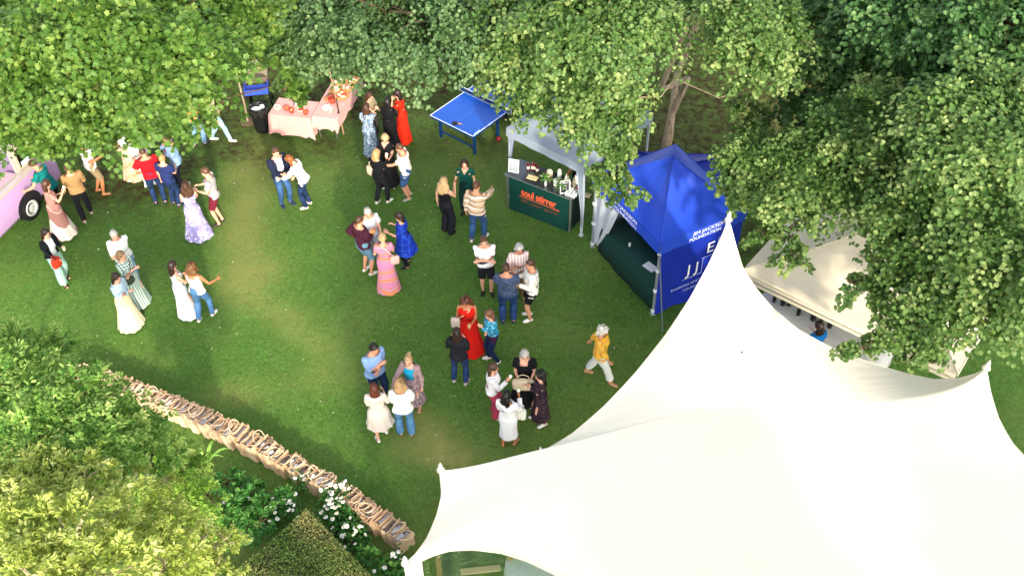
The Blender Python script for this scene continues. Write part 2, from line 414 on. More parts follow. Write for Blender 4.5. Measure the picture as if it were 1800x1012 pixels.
M_MAPLE = leaf_mat('maple_leaf', '#34541c', '#53772d', '#869a48', .32)
M_LIME = leaf_mat('lime_leaf', '#304f24', '#5a7a3a', '#a3b06c', .34)
M_LIME2 = leaf_mat('dark_lime_leaf', '#2b4826', '#4c6a3c', '#849a66', .3)
M_DARK = leaf_mat('shade_leaf', '#264722', '#446a35', '#779657', .3)  # lime leaf darkened, shade on the back trees put into the colour
M_SHRUB = leaf_mat('shrub_leaf', '#467a30', '#82aa4a', '#c8d27c', .4)
M_YEL = leaf_mat('golden_leaf', '#6f8a2c', '#aab552', '#dfe092', .4)
M_BED = leaf_mat('bed_leaf', '#2a5a26', '#4c8738', '#86b258', .35)

tree('maple_tree', 'broad bright green maple with lobed leaves overhanging the ice cream van and the crowd', 'tree', at(210, 95, 0),
     [(40, 30, 6, 1.7), (170, 20, 7, 1.8), (300, 30, 7, 1.8), (415, 20, 6.4, 1.0), (500, 45, 5.6, .7), (30, 130, 5.6, 1.4), (150, 110, 6.3, 1.4), (270, 115, 6.4, 1.4), (355, 85, 6, .9),
      (512, 98, 4.9, .42), (40, 195, 4.6, .9), (140, 205, 4.6, .8), (235, 185, 5, .9), (325, 168, 4.8, .72), (372, 145, 4.6, .5), (40, 230, 3.9, .5), (120, 248, 3.8, .42), (195, 238, 4, .42), (268, 203, 4, .3), (318, 192, 4, .26), (380, 185, 4, .3), 
      (522, 140, 4.2, .33), (500, 160, 4, .28), (520, 170, 3.8, .22), (-60, 100, 6, 1.6), (-60, 220, 4.6, 1.2)],
     'maple', M_MAPLE, .100, 9.0, 46, .62, .35, .3, seed=11, hole=-1.5, limb_r=.09, fill=.2)
tree('lime_tree', 'grey green lime tree behind the pizza tables and the table tennis table', 'tree', at(700, 40, 0),
     [(580, 20, 6, 1.3), (680, 20, 6.4, 1.5), (790, 20, 6.4, 1.5), (880, 30, 6, 1.2), (585, 55, 5.4, .8), (680, 48, 5.4, .85), (780, 90, 5.2, 1.1), (868, 80, 5, .8), (645, 84, 4.4, .34), (705, 74, 4.4, .34), (775, 118, 4.4, .42), (745, 125, 3.9, .18), (840, 100, 4.3, .3), (600, 82, 4.4, .3)],
     'round', M_LIME2, .072, 9.5, 64, .6, .7, .22, seed=12, hole=-1.5)
tree('lime_tree', 'tall twin trunked lime tree drooping over the grey bar gazebo', 'tree', at(1168, 272, 0),
     [(930, 40, 6.4, 1.2), (1040, 30, 7, 1.4), (1100, 15, 7.2, .75), (1322, 15, 7.2, .8), (950, 110, 5.6, .9), (1050, 110, 6, 1.0), (1072, 95, 6.2, .5), (960, 165, 4.9, .7), (1050, 180, 5, .75), (1085, 170, 5.2, .36), (935, 140, 4.8, .6),
      (945, 148, 4.4, .3), (1024, 180, 4.2, .3), (1085, 222, 4.2, .33), (1078, 272, 3.8, .22), (1095, 255, 3.9, .28), (1050, 255, 3.8, .18), (1040, 300, 3.6, .16), (1093, 310, 3.5, .14), (1103, 338, 3.3, .1), (1065, 310, 3.5, .13), (1328, 95, 6.2, .6), (1340, 40, 6.6, .8),
      (1328, 150, 5.2, .4), (1312, 188, 4.8, .3), (1325, 205, 4.6, .3)],
     'round', M_LIME, .072, 9.5, 72, .66, .75, .105, forks=[np.array((0, .2, 5.2)), np.array((1.3, 1.5, 7.6))], seed=13, bark=BARK_PALE, limb_r=.03)
tree('lime_tree', 'leafy lime tree reaching over the cream gazebo and the white marquee', 'tree', at(1690, 300, 0),
     [(1305, 280, 4.4, .5), (1350, 260, 4.7, .7), (1390, 320, 4.5, .75), (1450, 290, 5, .9), (1540, 230, 5.8, 1.0), (1640, 210, 6.6, 1.2), (1750, 220, 7, 1.3), (1800, 320, 6.4, 1.2), (1285, 330, 4, .32), (1315, 345, 4, .32), (1420, 365, 4.2, .45), (1385, 415, 3.8, .25), (1393, 450, 3.7, .14), (1345, 410, 3.8, .2),
      (1530, 330, 5, .7), (1640, 350, 5.4, 1.0), (1740, 420, 5.4, 1.1), (1580, 420, 4.5, .55), (1500, 497, 4, .17), (1545, 510, 4, .3), (1570, 480, 4.1, .35), (1630, 490, 4.6, .8), (1720, 530, 4.6, .85), (1790, 500, 4.8, .8), (1600, 570, 4, .5), (1680, 590, 4, .5), (1545, 598, 3.8, .26), (1513, 612, 3.6, .14), (1600, 630, 3.6, .25), (1660, 640, 3.6, .2), (1785, 570, 4.2, .4), (1830, 420, 6, 1.2)],
     'round', M_LIME, .070, 9.0, 76, .72, .7, .26, seed=14)
tree('lime_tree', 'dark shaded lime tree at the top right behind the others', 'tree', at(1640, 60, 0),
     [(1500, 20, 6, 1.2), (1620, 10, 7, 1.5), (1740, 20, 7.4, 1.6), (1780, 120, 7, 1.3), (1640, 110, 6, 1.1), (1540, 110, 5.4, .9), (1460, 150, 4.8, .7), (1700, 160, 6, .9), (1520, 170, 4.8, .7), (1400, 170, 4.4, .45), (1350, 215, 3.6, .35), (1420, 235, 4.2, .4), (1440, 70, 4.4, .5), (1390, 110, 3.4, .4)],
     'round', M_DARK, .082, 8.0, 56, .62, .6, .25, seed=15, hole=-1.8)
tree('lime_tree', 'distant lime tree in the gap at the top edge beside the twin trunk', 'tree', at(1330, -60, 0),
     [(1200, -60, 5, 1.6), (1330, -80, 6, 1.8), (1440, -60, 5, 1.4), (1080, -60, 6, 1.6), (1000, -90, 6, 1.8)], 'round', M_DARK, .13, 3.5, 34, .6, .6, .25, seed=16, hole=-9)
# planting at the lower left
def up_z(l, dz): return [(a, b, c+dz, r) for a, b, c, r in l]
tree('shrub', 'tall mid green shrub at the left edge above the golden shrub', 'shrub', at(60, 720, 0),
     up_z([(20, 620, 2.6, .6), (90, 620, 2.6, .5), (132, 668, 2.7, .45), (40, 690, 3.2, .75), (130, 720, 3.4, .75), (188, 700, 2.6, .4), (220, 755, 3.1, .6), (258, 752, 2.4, .33), (60, 780, 3.7, .8), (165, 800, 3.6, .7), (265, 800, 3, .5), (-40, 700, 3, .9), (160, 650, 2.2, .2), (20, 590, 2.2, .3)], .9),
     'oval', M_SHRUB, .078, 17, 38, .34, .3, .06, seed=21, hole=-9, limb_r=.016, fill=.35)
tree('shrub', 'bright green feathery shrub between the golden shrub and the paper bags', 'shrub', at(335, 850, 0),
     up_z([(300, 800, 1.9, .4), (335, 825, 1.7, .4), (330, 880, 2.1, .45), (365, 870, 1.4, .33), (290, 850, 2.4, .5), (350, 920, 1.9, .4)], .2),
     'oval', leaf_mat('feather_leaf', '#55862a', '#87ae42', '#bccb6c', .4), .06, 26, 40, .28, .3, .04, seed=22, hole=-9, limb_r=.014, fill=.35)
tree('shrub', 'golden leaved shrub with pale bare twigs in the bottom left corner', 'shrub', at(160, 930, 0),
     up_z([(60, 870, 4.2, .65), (150, 850, 4.3, .5), (30, 950, 4.6, .7), (130, 940, 4.7, .65), (225, 920, 4.4, .55), (300, 930, 4, .5), (360, 965, 3.4, .42), (400, 955, 3, .2), (60, 1020, 4.8, .7), (180, 1010, 4.8, .6), (290, 1000, 4.3, .5), (370, 1020, 3.4, .4), (-30, 880, 4.2, .6), (240, 840, 3.8, .26), (290, 850, 3.6, .16)], .5),
     'oval', M_YEL, .066, 19, 38, .3, .1, .06, seed=23, hole=-9, bark=bark_mat('twig', '#8c8060', '#c2b48c'), limb_r=.02, fill=.25, twigs=4)
tree('shrub', 'small dark green leafy plants at the edge of the flower bed', 'shrub', at(430, 890, 0),
     [(400, 850, .5, .3), (440, 870, .5, .32), (410, 900, .6, .35), (470, 885, .5, .28), (450, 920, .55, .3), (500, 880, .4, .22), (400, 930, .6, .3)],
     'oval', M_BED, .10, 26, 28, .26, .3, .02, seed=24, hole=-9, limb_r=.012)
tree('shrub', 'low dark bedding plants beside the bottom end of the bag row', 'shrub', at(650, 990, 0),
     [(620, 950, .35, .25), (650, 985, .4, .28), (690, 1005, .4, .28), (660, 1030, .4, .3), (600, 910, .3, .2)],
     'oval', M_BED, .08, 30, 28, .24, .3, .02, seed=25, hole=-9, limb_r=.012)
# unseen trees added just outside the frame to throw shade over the lawn and the marquee
def added_shade_tree(label, x, y, h, r, seed):
    rng = np.random.RandomState(seed); root = thing('lime_tree', label, 'tree', (x, y, 0)); mb = MB(); mb.tube([(0, 0, -.1), (.1, 0, h*.3), (0, .1, h*.8)], [.32, .26, .08], 10); mb.build('trunk', BARK, root, True)
    n = 5200; d = unit(rng.normal(size=(n, 3))); P = d*np.array([r, r*.8, h*.40])*rng.uniform(.3, 1, (n, 1))**.5+[0, 0, h*.60]; P = P[P[:, 2] > 1.2]
    link(bpy.data.objects.new('crown', leaves_mesh('crown', P, unit(rng.normal(scale=.6, size=P.shape)+[0, 0, .6]), rng.normal(size=P.shape), rng.uniform(.28, .45, len(P)), 'maple', M_LIME, np.clip(rng.normal(.5, .2, len(P)), 0, 1))), root)
added_shade_tree('unseen lime tree added for shade just outside the picture below the marquee', 5.6, -4.5, 12.6, 3.6, 1)
added_shade_tree('unseen lime tree added for shade outside the picture at the lower right beyond the marquee', 13.0, -3.5, 9.8, 4.0, 2)

# big pale leaves and strap leaves
def strap_leaf(mb, base, dirxy, L, w, lift):
    pts = []
    for i in range(6):
        u = i/5; pts.append((base[0]+dirxy[0]*L*u, base[1]+dirxy[1]*L*u, base[2]+lift*math.sin(u*2.4)))
    sx = (-dirxy[1], dirxy[0]); rings = []
    for i, p in enumerate(pts):
        ww = w*math.sin(math.pi*(.12+.85*i/5)); rings.append([(p[0]-sx[0]*ww, p[1]-sx[1]*ww, p[2]+.012), p, (p[0]+sx[0]*ww, p[1]+sx[1]*ww, p[2]+.012)])
    mb.loft(rings, False, False)
base = at(368, 832, 0); root = thing('strap_leaf_plant', 'plant with a few long arching strap leaves near the middle of the bag row', 'plant', base)
for k, (dx, dy, L) in enumerate(((.3, .95, .5), (.9, .45, .55), (.75, .1, .5), (-.4, .8, .4), (.1, .4, .35))):
    mb = MB(); strap_leaf(mb, (0, 0, .25), (dx, dy), L, .035, .3); mb.tube([(0, 0, 0), (0, 0, .26)], .012, 5)
    mb.build('leaf', plain('#7fa848', .5, 0, .2), root, True)
base = at(445, 940, 0); root = thing('broad_leaf_plant', 'plant with two large pale green leaves beside the clipped hedge', 'plant', base)
for k, (px, py, s) in enumerate(((452, 925, .16), (430, 947, .15), (424, 938, .11))):
    c = at(px, py, .55)-base; mb = MB(); n = 10
    ring = [(c[0]+s*math.cos(2*math.pi*j/n)*(1+.15*math.cos(3*j)), c[1]+s*.9*math.sin(2*math.pi*j/n), c[2]+.03*math.sin(j*2)) for j in range(n)]
    mb.add([tuple(c)]+ring, [(0, 1+j, 1+(j+1) % n) for j in range(n)]); mb.tube([(0, 0, 0), (c[0]*.6, c[1]*.6, .3), tuple(c)], .012, 5)
    mb.build('leaf', plain('#9cc069', .55, 0, .15), root)

# clipped hedge with a flat leafy top
hz = .95; hp = [at(538, 895, hz), at(405, 1015, hz), at(380, 1090, hz), at(720, 1090, hz), at(640, 1000, hz)]
hb = at(540, 960, 0); root = thing('clipped_hedge', 'flat topped clipped hedge with brownish green leaves at the bottom edge', 'hedge', hb)
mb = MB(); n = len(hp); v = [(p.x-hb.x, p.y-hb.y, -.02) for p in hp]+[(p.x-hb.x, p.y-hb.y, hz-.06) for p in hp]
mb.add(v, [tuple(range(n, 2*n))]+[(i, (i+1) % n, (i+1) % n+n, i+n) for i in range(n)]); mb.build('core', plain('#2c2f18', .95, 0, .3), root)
rng = np.random.RandomState(31); poly = np.array([(p.x-hb.x, p.y-hb.y) for p in hp])
def in_poly(P, poly):
    c = np.zeros(len(P), bool); j = len(poly)-1
    for i in range(len(poly)):
        xi, yi = poly[i]; xj, yj = poly[j]
        c ^= ((yi > P[:, 1]) != (yj > P[:, 1])) & (P[:, 0] < (xj-xi)*(P[:, 1]-yi)/(yj-yi+1e-12)+xi); j = i
    return c
Q = rng.uniform(poly.min(0)-.05, poly.max(0)+.05, (42000, 2)); Q = Q[in_poly(Q, poly)][:24000]
P = np.concatenate([Q, (hz+rng.normal(-.02, .03, len(Q))+.05*smooth_noise(Q[:, 0], Q[:, 1], 6, 9))[:, None]], 1)
side = []
for i in range(n):
    a, b = poly[i], poly[(i+1) % n]; m_ = int(np.linalg.norm(b-a)*2600); u = rng.rand(m_, 1); s_ = a*(1-u)+b*u + rng.normal(0, .02, (m_, 2)); side.append(np.concatenate([s_, rng.uniform(0, hz, (m_, 1))], 1))
P = np.concatenate([P]+side)
me = leaves_mesh('foliage', P, unit(np.array([0, 0, 1.])+rng.normal(scale=.6, size=P.shape)), rng.normal(size=P.shape), .032*rng.uniform(.6, 1.5, len(P)), 'oval', leaf_mat('hedge_leaf', '#3f5a22', '#64783a', '#a39660', .25, .7), np.clip(rng.normal(.38, .18, len(P))+.28*smooth_noise(P[:, 0], P[:, 1], 4.5, 2), 0, 1))
link(bpy.data.objects.new('foliage', me), root)

# daisies
pm = plain('#f2f2ea', .6, 0, .04, name='petal'); ym = plain('#d8a81c', .7, 0, .1)
mb = MB(); n = 12; ring = []
for j in range(n*2):
    a = math.pi*j/n; r_ = .042 if j % 2 == 0 else .030; ring.append((r_*math.cos(a), r_*math.sin(a), .004 if j % 2 == 0 else -.002))
mb.add([(0, 0, .006)]+ring, [(0, 1+j, 1+(j+1) % (2*n)) for j in range(2*n)]); petals = mb.build('flower', pm); fl_me = petals.data; bpy.data.objects.remove(petals)
mb = MB(); mb.lathe((0, 0, .004), [(.013, 0), (.011, .006), (.003, .009)], 8); e_ = mb.build('flower_centre', ym); ce_me = e_.data; bpy.data.objects.remove(e_)
rng_d = random.Random(5)
def daisies(label, pts, spread, n, seed):
    r_ = random.Random(seed); b = at(*pts[0], 0); root = thing('daisy_clump', label, 'flowers', b, 0)
    mb = MB(); heads = []
    for k in range(n):
        px, py = r_.choice(pts); px += r_.gauss(0, spread); py += r_.gauss(0, spread*.8); z = r_.uniform(.45, .7)
        p = at(px, py, z)-b; heads.append(p); g = Vector((p.x*.7+r_.gauss(0, .04), p.y*.7-.05, 0))
        mb.tube([g, (g+p)/2+Vector((r_.gauss(0, .02), 0, 0)), p], .006, 4)
    mb.build('stem', plain('#4f7a34', .7), root)
    rng = np.random.RandomState(seed); L = np.array([tuple(h) for h in heads]); P = np.repeat(L, 26, 0)*np.array([.85, .85, 1])+rng.normal(scale=(.1, .1, .02), size=(len(L)*26, 3)); P[:, 2] = rng.uniform(.05, .5, len(P))
    me = leaves_mesh('foliage', P, unit(np.array([0, 0, 1.])+rng.normal(scale=.6, size=P.shape)), rng.normal(size=P.shape), rng.uniform(.05, .11, len(P)), 'oval', M_BED, np.clip(rng.normal(.4, .2, len(P)), 0, 1))
    link(bpy.data.objects.new('foliage', me), root)
    for p in heads:
        f = link(bpy.data.objects.new('flower', fl_me), root); f.location = p; s = r_.uniform(.75, 1.2); f.scale = (s, s, s); f.rotation_euler = (r_.gauss(0, .3)+.25, r_.gauss(0, .3), r_.random()*6)
        link(bpy.data.objects.new('flower_centre', ce_me), f)
daisies('large clump of white daisies leaning against the paper bags', [(600, 875), (585, 905), (610, 920), (595, 890), (620, 945), (578, 880)], 11, 46, 1)
daisies('white daisies at the upper end of the large clump beside the bags', [(592, 852), (600, 858), (580, 862)], 9, 14, 2)
daisies('loose scatter of white daisies left of the clipped hedge', [(500, 890), (480, 895), (515, 885), (505, 898)], 12, 18, 3)
daisies('few small white daisies at the left of the flower bed', [(400, 870), (480, 915), (420, 880)], 10, 6, 4)
daisies('last white daisies near the marquee flap at the bottom of the bag row', [(690, 985), (660, 1000), (700, 990)], 10, 7, 6)
daisies('thin tall daisy stems standing alone in front of the bags', [(520, 840), (527, 836), (530, 842)], 4, 4, 7)

# tiny petals and bits of leaf lying on the grass
rng = np.random.RandomState(77); n = 260; P = np.stack([rng.uniform(-11, 5, n), rng.uniform(11, 25, n), np.full(n, .03)], 1)
me = leaves_mesh('fallen_petals', P, unit(np.array([0, 0, 1.])+rng.normal(scale=.25, size=P.shape)), rng.normal(size=P.shape), rng.uniform(.02, .05, n), 'oval', leaf_mat('petal_litter', '#a8a070', '#cfcab0', '#ecebe0', .2), rng.rand(n))
o = link(bpy.data.objects.new('fallen_petals', me)); o['kind'] = 'stuff'
# ------------------------------------------------------------------ the white marquee: tensioned membrane between perimeter poles
def canvas(name, hexc, rough=.75, seam=True, trans=0.0, var=.05):
    t = NT(name); co = t.coords(); c = srgb(hexc)
    f = t.noise(co, 1.2, 4, .6); col = t.mix(f, tuple(x*(1-var) for x in c), tuple(min(1, x*(1+var*.5)) for x in c))
    w = t.noise(t.mapping(co, (1, 5, 2), (0, 0, .6)), 1.6, 3)
    t.bump(w, .14, .05); t.fin(col, rough, 0, .25)
    if trans:
        tr = t.node('ShaderNodeBsdfTranslucent'); tr.inputs[0].default_value = (*c, 1)
        mx = t.node('ShaderNodeMixShader'); mx.inputs[0].default_value = trans
        t.l.new(t.b.outputs[0], mx.inputs[1]); t.l.new(tr.outputs[0], mx.inputs[2]); t.l.new(mx.outputs[0], t.n['Material Output'].inputs[0])
    return t.m
M_WHITE = canvas('white_canvas', '#f3ead6', .7, trans=.12)
M_CREAM = canvas('cream_canvas', '#efe1c9', .8, trans=.1, var=.1)
M_GREY = canvas('grey_canvas', '#8f99a8', .75, var=.06)
M_BLUE = canvas('blue_canvas', '#2a4cc4', .45, trans=.1, var=.1)
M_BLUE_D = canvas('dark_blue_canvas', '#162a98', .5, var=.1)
M_ALU = plain('#a9adb0', .35, .85, .06, 9, .5, 'aluminium'); M_ROPE = plain('#c9c4b4', .9)
M_DARKMETAL = plain('#1c1f24', .5, .4, .1)

edge = [(775, 827, 2.45), (800, 827, 2.36), (850, 824, 2.3), (900, 813, 2.25), (950, 794, 2.2), (1005, 762, 2.2), (1060, 715, 2.25), (1115, 657, 2.4), (1170, 588, 2.7), (1212, 525, 3.1), (1245, 465, 3.55), (1266, 420, 3.95), (1276, 396, 4.25), (1280, 388, 4.35),
        (1285, 398, 4.25), (1293, 428, 3.9), (1306, 470, 3.4), (1330, 508, 2.95), (1362, 545, 2.65), (1405, 580, 2.45), (1460, 610, 2.3), (1520, 634, 2.25), (1585, 654, 2.25), (1640, 666, 2.35), (1682, 665, 2.6), (1712, 657, 2.95), (1728, 650, 3.25), (1733, 648, 3.4),
        (1736, 658, 3.3), (1742, 690, 2.9), (1756, 735, 2.55), (1780, 778, 2.35), (1815, 815, 2.25), (1870, 865, 2.2), (1930, 905, 2.3), (1985, 930, 2.4), (2010, 940, 2.55),
        (2000, 985, 2.4), (1960, 1060, 2.3), (1900, 1130, 2.25), (1840, 1200, 2.3), (1800, 1260, 2.4), (1780, 1290, 2.5), (1740, 1280, 2.4), (1640, 1240, 2.3), (1500, 1205, 2.25), (1360, 1190, 2.3), (1250, 1200, 2.4), (1190, 1210, 2.5),
        (1150, 1170, 2.4), (1090, 1100, 2.35), (1030, 1045, 2.35), (975, 1008, 2.3), (925, 984, 2.3), (880, 970, 2.3), (830, 964, 2.3), (790, 966, 2.3), (760, 975, 2.35), (735, 986, 2.38), (713, 990, 2.45),
        (730, 973, 2.45), (750, 945, 2.35), (767, 905, 2.3), (775, 872, 2.35), (775, 845, 2.38)]
E0 = np.array([tuple(at(*e)) for e in edge])
def resample(E, k):
    n = len(E); out = []
    for i in range(n):
        p0, p1, p2, p3 = E[i-1], E[i], E[(i+1) % n], E[(i+2) % n]
        for j in range(k):
            u = j/k; a = p1+(p2-p1)*u
            m1, m2 = (p2-p0)/2, (p3-p1)/2
            h = (2*u**3-3*u**2+1)*p1+(u**3-2*u**2+u)*m1+(-2*u**3+3*u**2)*p2+(u**3-u**2)*m2
            out.append(.45*h+.55*a)
    return np.array(out)
E = resample(E0, 4); nE = len(E)
CC = np.array((3.3, 11.0, 3.4)); nr = 46
rr = (np.linspace(0, 1, nr)**1.15)[::-1]          # 1 at the edge, 0 at the middle
XY = CC[None, None, :2] + rr[:, None, None]*(E[None, :, :2]-CC[None, None, :2])
Z = rr[:, None]*E[None, :, 2]*1.0 + (1-rr[:, None])*2.35; Z[3:] = np.minimum(Z[3:], 2.45)
# height of the stretched membrane: Laplace equation on the mesh (cotangent weights), perimeter held
nI = (nr-2)*nE                      # ring 0 is the perimeter; the innermost ring is one point
def vid(i, j): return np.where(i == nr-1, (nr-1)*nE, i*nE+j % nE)
ii, jj = np.meshgrid(np.arange(nr-1), np.arange(nE), indexing='ij'); ii, jj = ii.ravel(), jj.ravel()
T1 = np.stack([vid(ii, jj), vid(ii+1, jj), vid(ii+1, jj+1)], 1); T2 = np.stack([vid(ii, jj), vid(ii+1, jj+1), vid(ii, jj+1)], 1)
TT = np.concatenate([T1, T2]); TT = TT[(TT[:, 0] != TT[:, 1]) & (TT[:, 1] != TT[:, 2]) & (TT[:, 0] != TT[:, 2])]
X2 = np.concatenate([XY[:-1].reshape(-1, 2), CC[None, :2]]); nV = len(X2); ei, ej, ew = [], [], []
for k in range(3):
    a, b, c = TT[:, k], TT[:, (k+1) % 3], TT[:, (k+2) % 3]; u, v = X2[a]-X2[c], X2[b]-X2[c]
    ct = (u*v).sum(1)/np.maximum(np.abs(u[:, 0]*v[:, 1]-u[:, 1]*v[:, 0]), 1e-6); ct = np.clip(ct, .002, 60)/2
    ei += [a, b]; ej += [b, a]; ew += [ct, ct]
ei, ej, ew = np.concatenate(ei), np.concatenate(ej), np.concatenate(ew)
free = np.ones(nV, bool); free[:nE] = False
def lap(z): return np.bincount(ei, ew*(z[ei]-z[ej]), nV)*free
z = np.concatenate([Z[:-1].ravel(), [2.4]]); dg_ = np.bincount(ei, ew, nV)
r_ = -lap(z); y_ = r_/dg_; p_ = y_.copy(); ry = r_@y_
for it in range(900):
    q_ = lap(p_); al = ry/max(p_@q_, 1e-12); z = z+al*p_; r_ = r_-al*q_; y_ = r_/dg_; rn = r_@y_
    if rn < 1e-9: break
    p_ = y_+rn/ry*p_; ry = rn
Z[:-1] = z[:-1].reshape(nr-1, nE); Z[-1] = z[-1]
V = np.concatenate([XY, Z[..., None]], -1)
# slight puckers running in from the scalloped edges
ph = np.arange(nE)[None, :]*2*np.pi/nE
dep = (1-rr)[:, None]
V[..., 2] += .010*np.sin(ph*95+3*np.sin(ph*7))*np.exp(-dep*9)*np.minimum(1, dep*30) + .012*smooth_noise(XY[..., 0], XY[..., 1], 2.2, 4)*np.minimum(1, dep*8)
mo = at(1420, 900, 0); root = thing('marquee', 'large white tensioned marquee with pointed corner peaks at the lower right', 'marquee', mo)
Vl = (V-np.array(tuple(mo))).reshape(-1, 3)
FF = [(i*nE+j, (i+1)*nE+j, (i+1)*nE+(j+1) % nE, i*nE+(j+1) % nE) for i in range(nr-1) for j in range(nE)]
roof = mesh_obj('canopy', Vl, FF, M_WHITE, root, True)
# hem webbing and poles
mb = MB(); el = E-np.array(tuple(mo)); mb.loft([[tuple(el[j % nE]+np.array([0, 0, .012])), tuple(el[j % nE]-np.array([0, 0, .05]))] for j in range(nE+1)], False, False)
mb.build('edge_hem', M_WHITE, root, True)
for e in (edge[0], edge[13], edge[27], edge[36], edge[42], edge[48], edge[59]):
    p = at(*e)-mo; mb = MB(); mb.tube([(p.x, p.y, 0), (p.x, p.y, p.z+.16)], .035, 10); mb.lathe((p.x, p.y, p.z+.02), [(.075, 0), (.05, .05), (.018, .10), (.012, .2)], 10)
    mb.build('pole', M_WHITE, root, True)
for px, py, z in ((950, 794, 2.2), (1303, 623, 3.0)):
    p = at(px, py, z)-mo; mb = MB(); mb.box((p.x, p.y, p.z+.06), (.035, .035, .10) if px < 1000 else (.035, .035, .02)); mb.build('toggle', plain('#e6e6dc', .6) if px < 1000 else plain('#555a60', .6), root)
# side walls below the near eave: white corner flap, then clear panels with white seams
near = [e for e in edge[50:60]][::-1]     # from the bag corner along the near eave
Pn = [at(*e)-mo for e in near]
def wall_strip(a, b, m, name, n=6, drop=.06, bow=.0):
    mb = MB(); r1 = []; r2 = []
    for i in range(n+1):
        u = i/n; p = a.lerp(b, u); r1.append((p.x, p.y, p.z-.04)); w = .05*math.sin(u*9); r2.append((p.x+w*.5, p.y-.35*(1-bow)+w, .02))
    mb.loft([r1, r2], False, False); return mb.build(name, m, root, True)
M_CLEAR = clear_plastic()
q = Pn[0].lerp(Pn[1], 0.9)
wall_strip(Pn[0], Pn[2].lerp(Pn[1], .75), M_WHITE, 'corner_flap')
for i in range(1, 9):
    wall_strip(Pn[i] if i > 1 else Pn[2].lerp(Pn[1], .75), Pn[i+1], M_CLEAR, 'window_panel', 4)
mb = MB(); f0 = at(712, 990, 2.45)-mo
mb.loft([[(f0.x, f0.y, f0.z-.05), (f0.x+.03, f0.y+.01, f0.z-.3)], [(f0.x+.25, f0.y-.25, .9), (f0.x+.55, f0.y-.3, .9)], [(f0.x+.15, f0.y-.45, .02), (f0.x+.7, f0.y-.5, .02)]], False, False)
mb.build('folded_flap', M_WHITE, root, True)
# furniture seen dimly through the clear wall
wood = plain('#a97b52', .6, 0, .2)
b = at(835, 1005, .4); root = thing('wooden_bench', 'wooden framed seat with grey cushion behind the clear marquee wall', 'bench', (b.x, b.y, 0), .1)
for sx in (-.62, .62):
    mb = MB(); mb.box((sx, 0, .45), (.09, .09, .9)); mb.build('leg', wood, root); mb = MB(); mb.box((sx, .6, .45), (.09, .09, .9)); mb.build('leg', wood, root)
mb = MB(); mb.box((0, .3, .42), (1.15, .62, .14)); mb.build('seat', plain('#3a4048', .8), root)
mb = MB(); mb.box((0, .62, .75), (1.15, .08, .4)); mb.build('backrest', plain('#3a4048', .8), root)
mb = MB(); mb.box((.1, -.05, .55), (.7, .1, .05)); mb.build('rail', plain('#d9b79a', .6), root)
b = at(945, 1008, .4); root = thing('banquet_table', 'table under a pale cloth behind the clear marquee wall', 'table', (b.x, b.y, 0), .3)
mb = MB(); mb.lathe((0, 0, 0), [(.62, .02), (.6, .4), (.56, .72), (.54, .75)], 24); mb.build('tablecloth', plain('#d4d8de', .85), root, True)
b = at(905, 985, .3); root = thing('wooden_chair', 'pale wooden chair beside the cloth covered table inside the marquee', 'chair', (b.x, b.y, 0), .4)
for sx in (-.2, .2):
    for sy in (-.2, .2):
        mb = MB(); mb.box((sx, sy, .22 if sy < 0 else .45), (.04, .04, .44 if sy < 0 else .9)); mb.build('leg', plain('#c79f78', .6), root)
mb = MB(); mb.box((0, 0, .46), (.44, .44, .04)); mb.build('seat', plain('#c79f78', .6), root)
mb = MB(); mb.box((0, .2, .78), (.40, .03, .22)); mb.build('backrest', plain('#c79f78', .6), root)

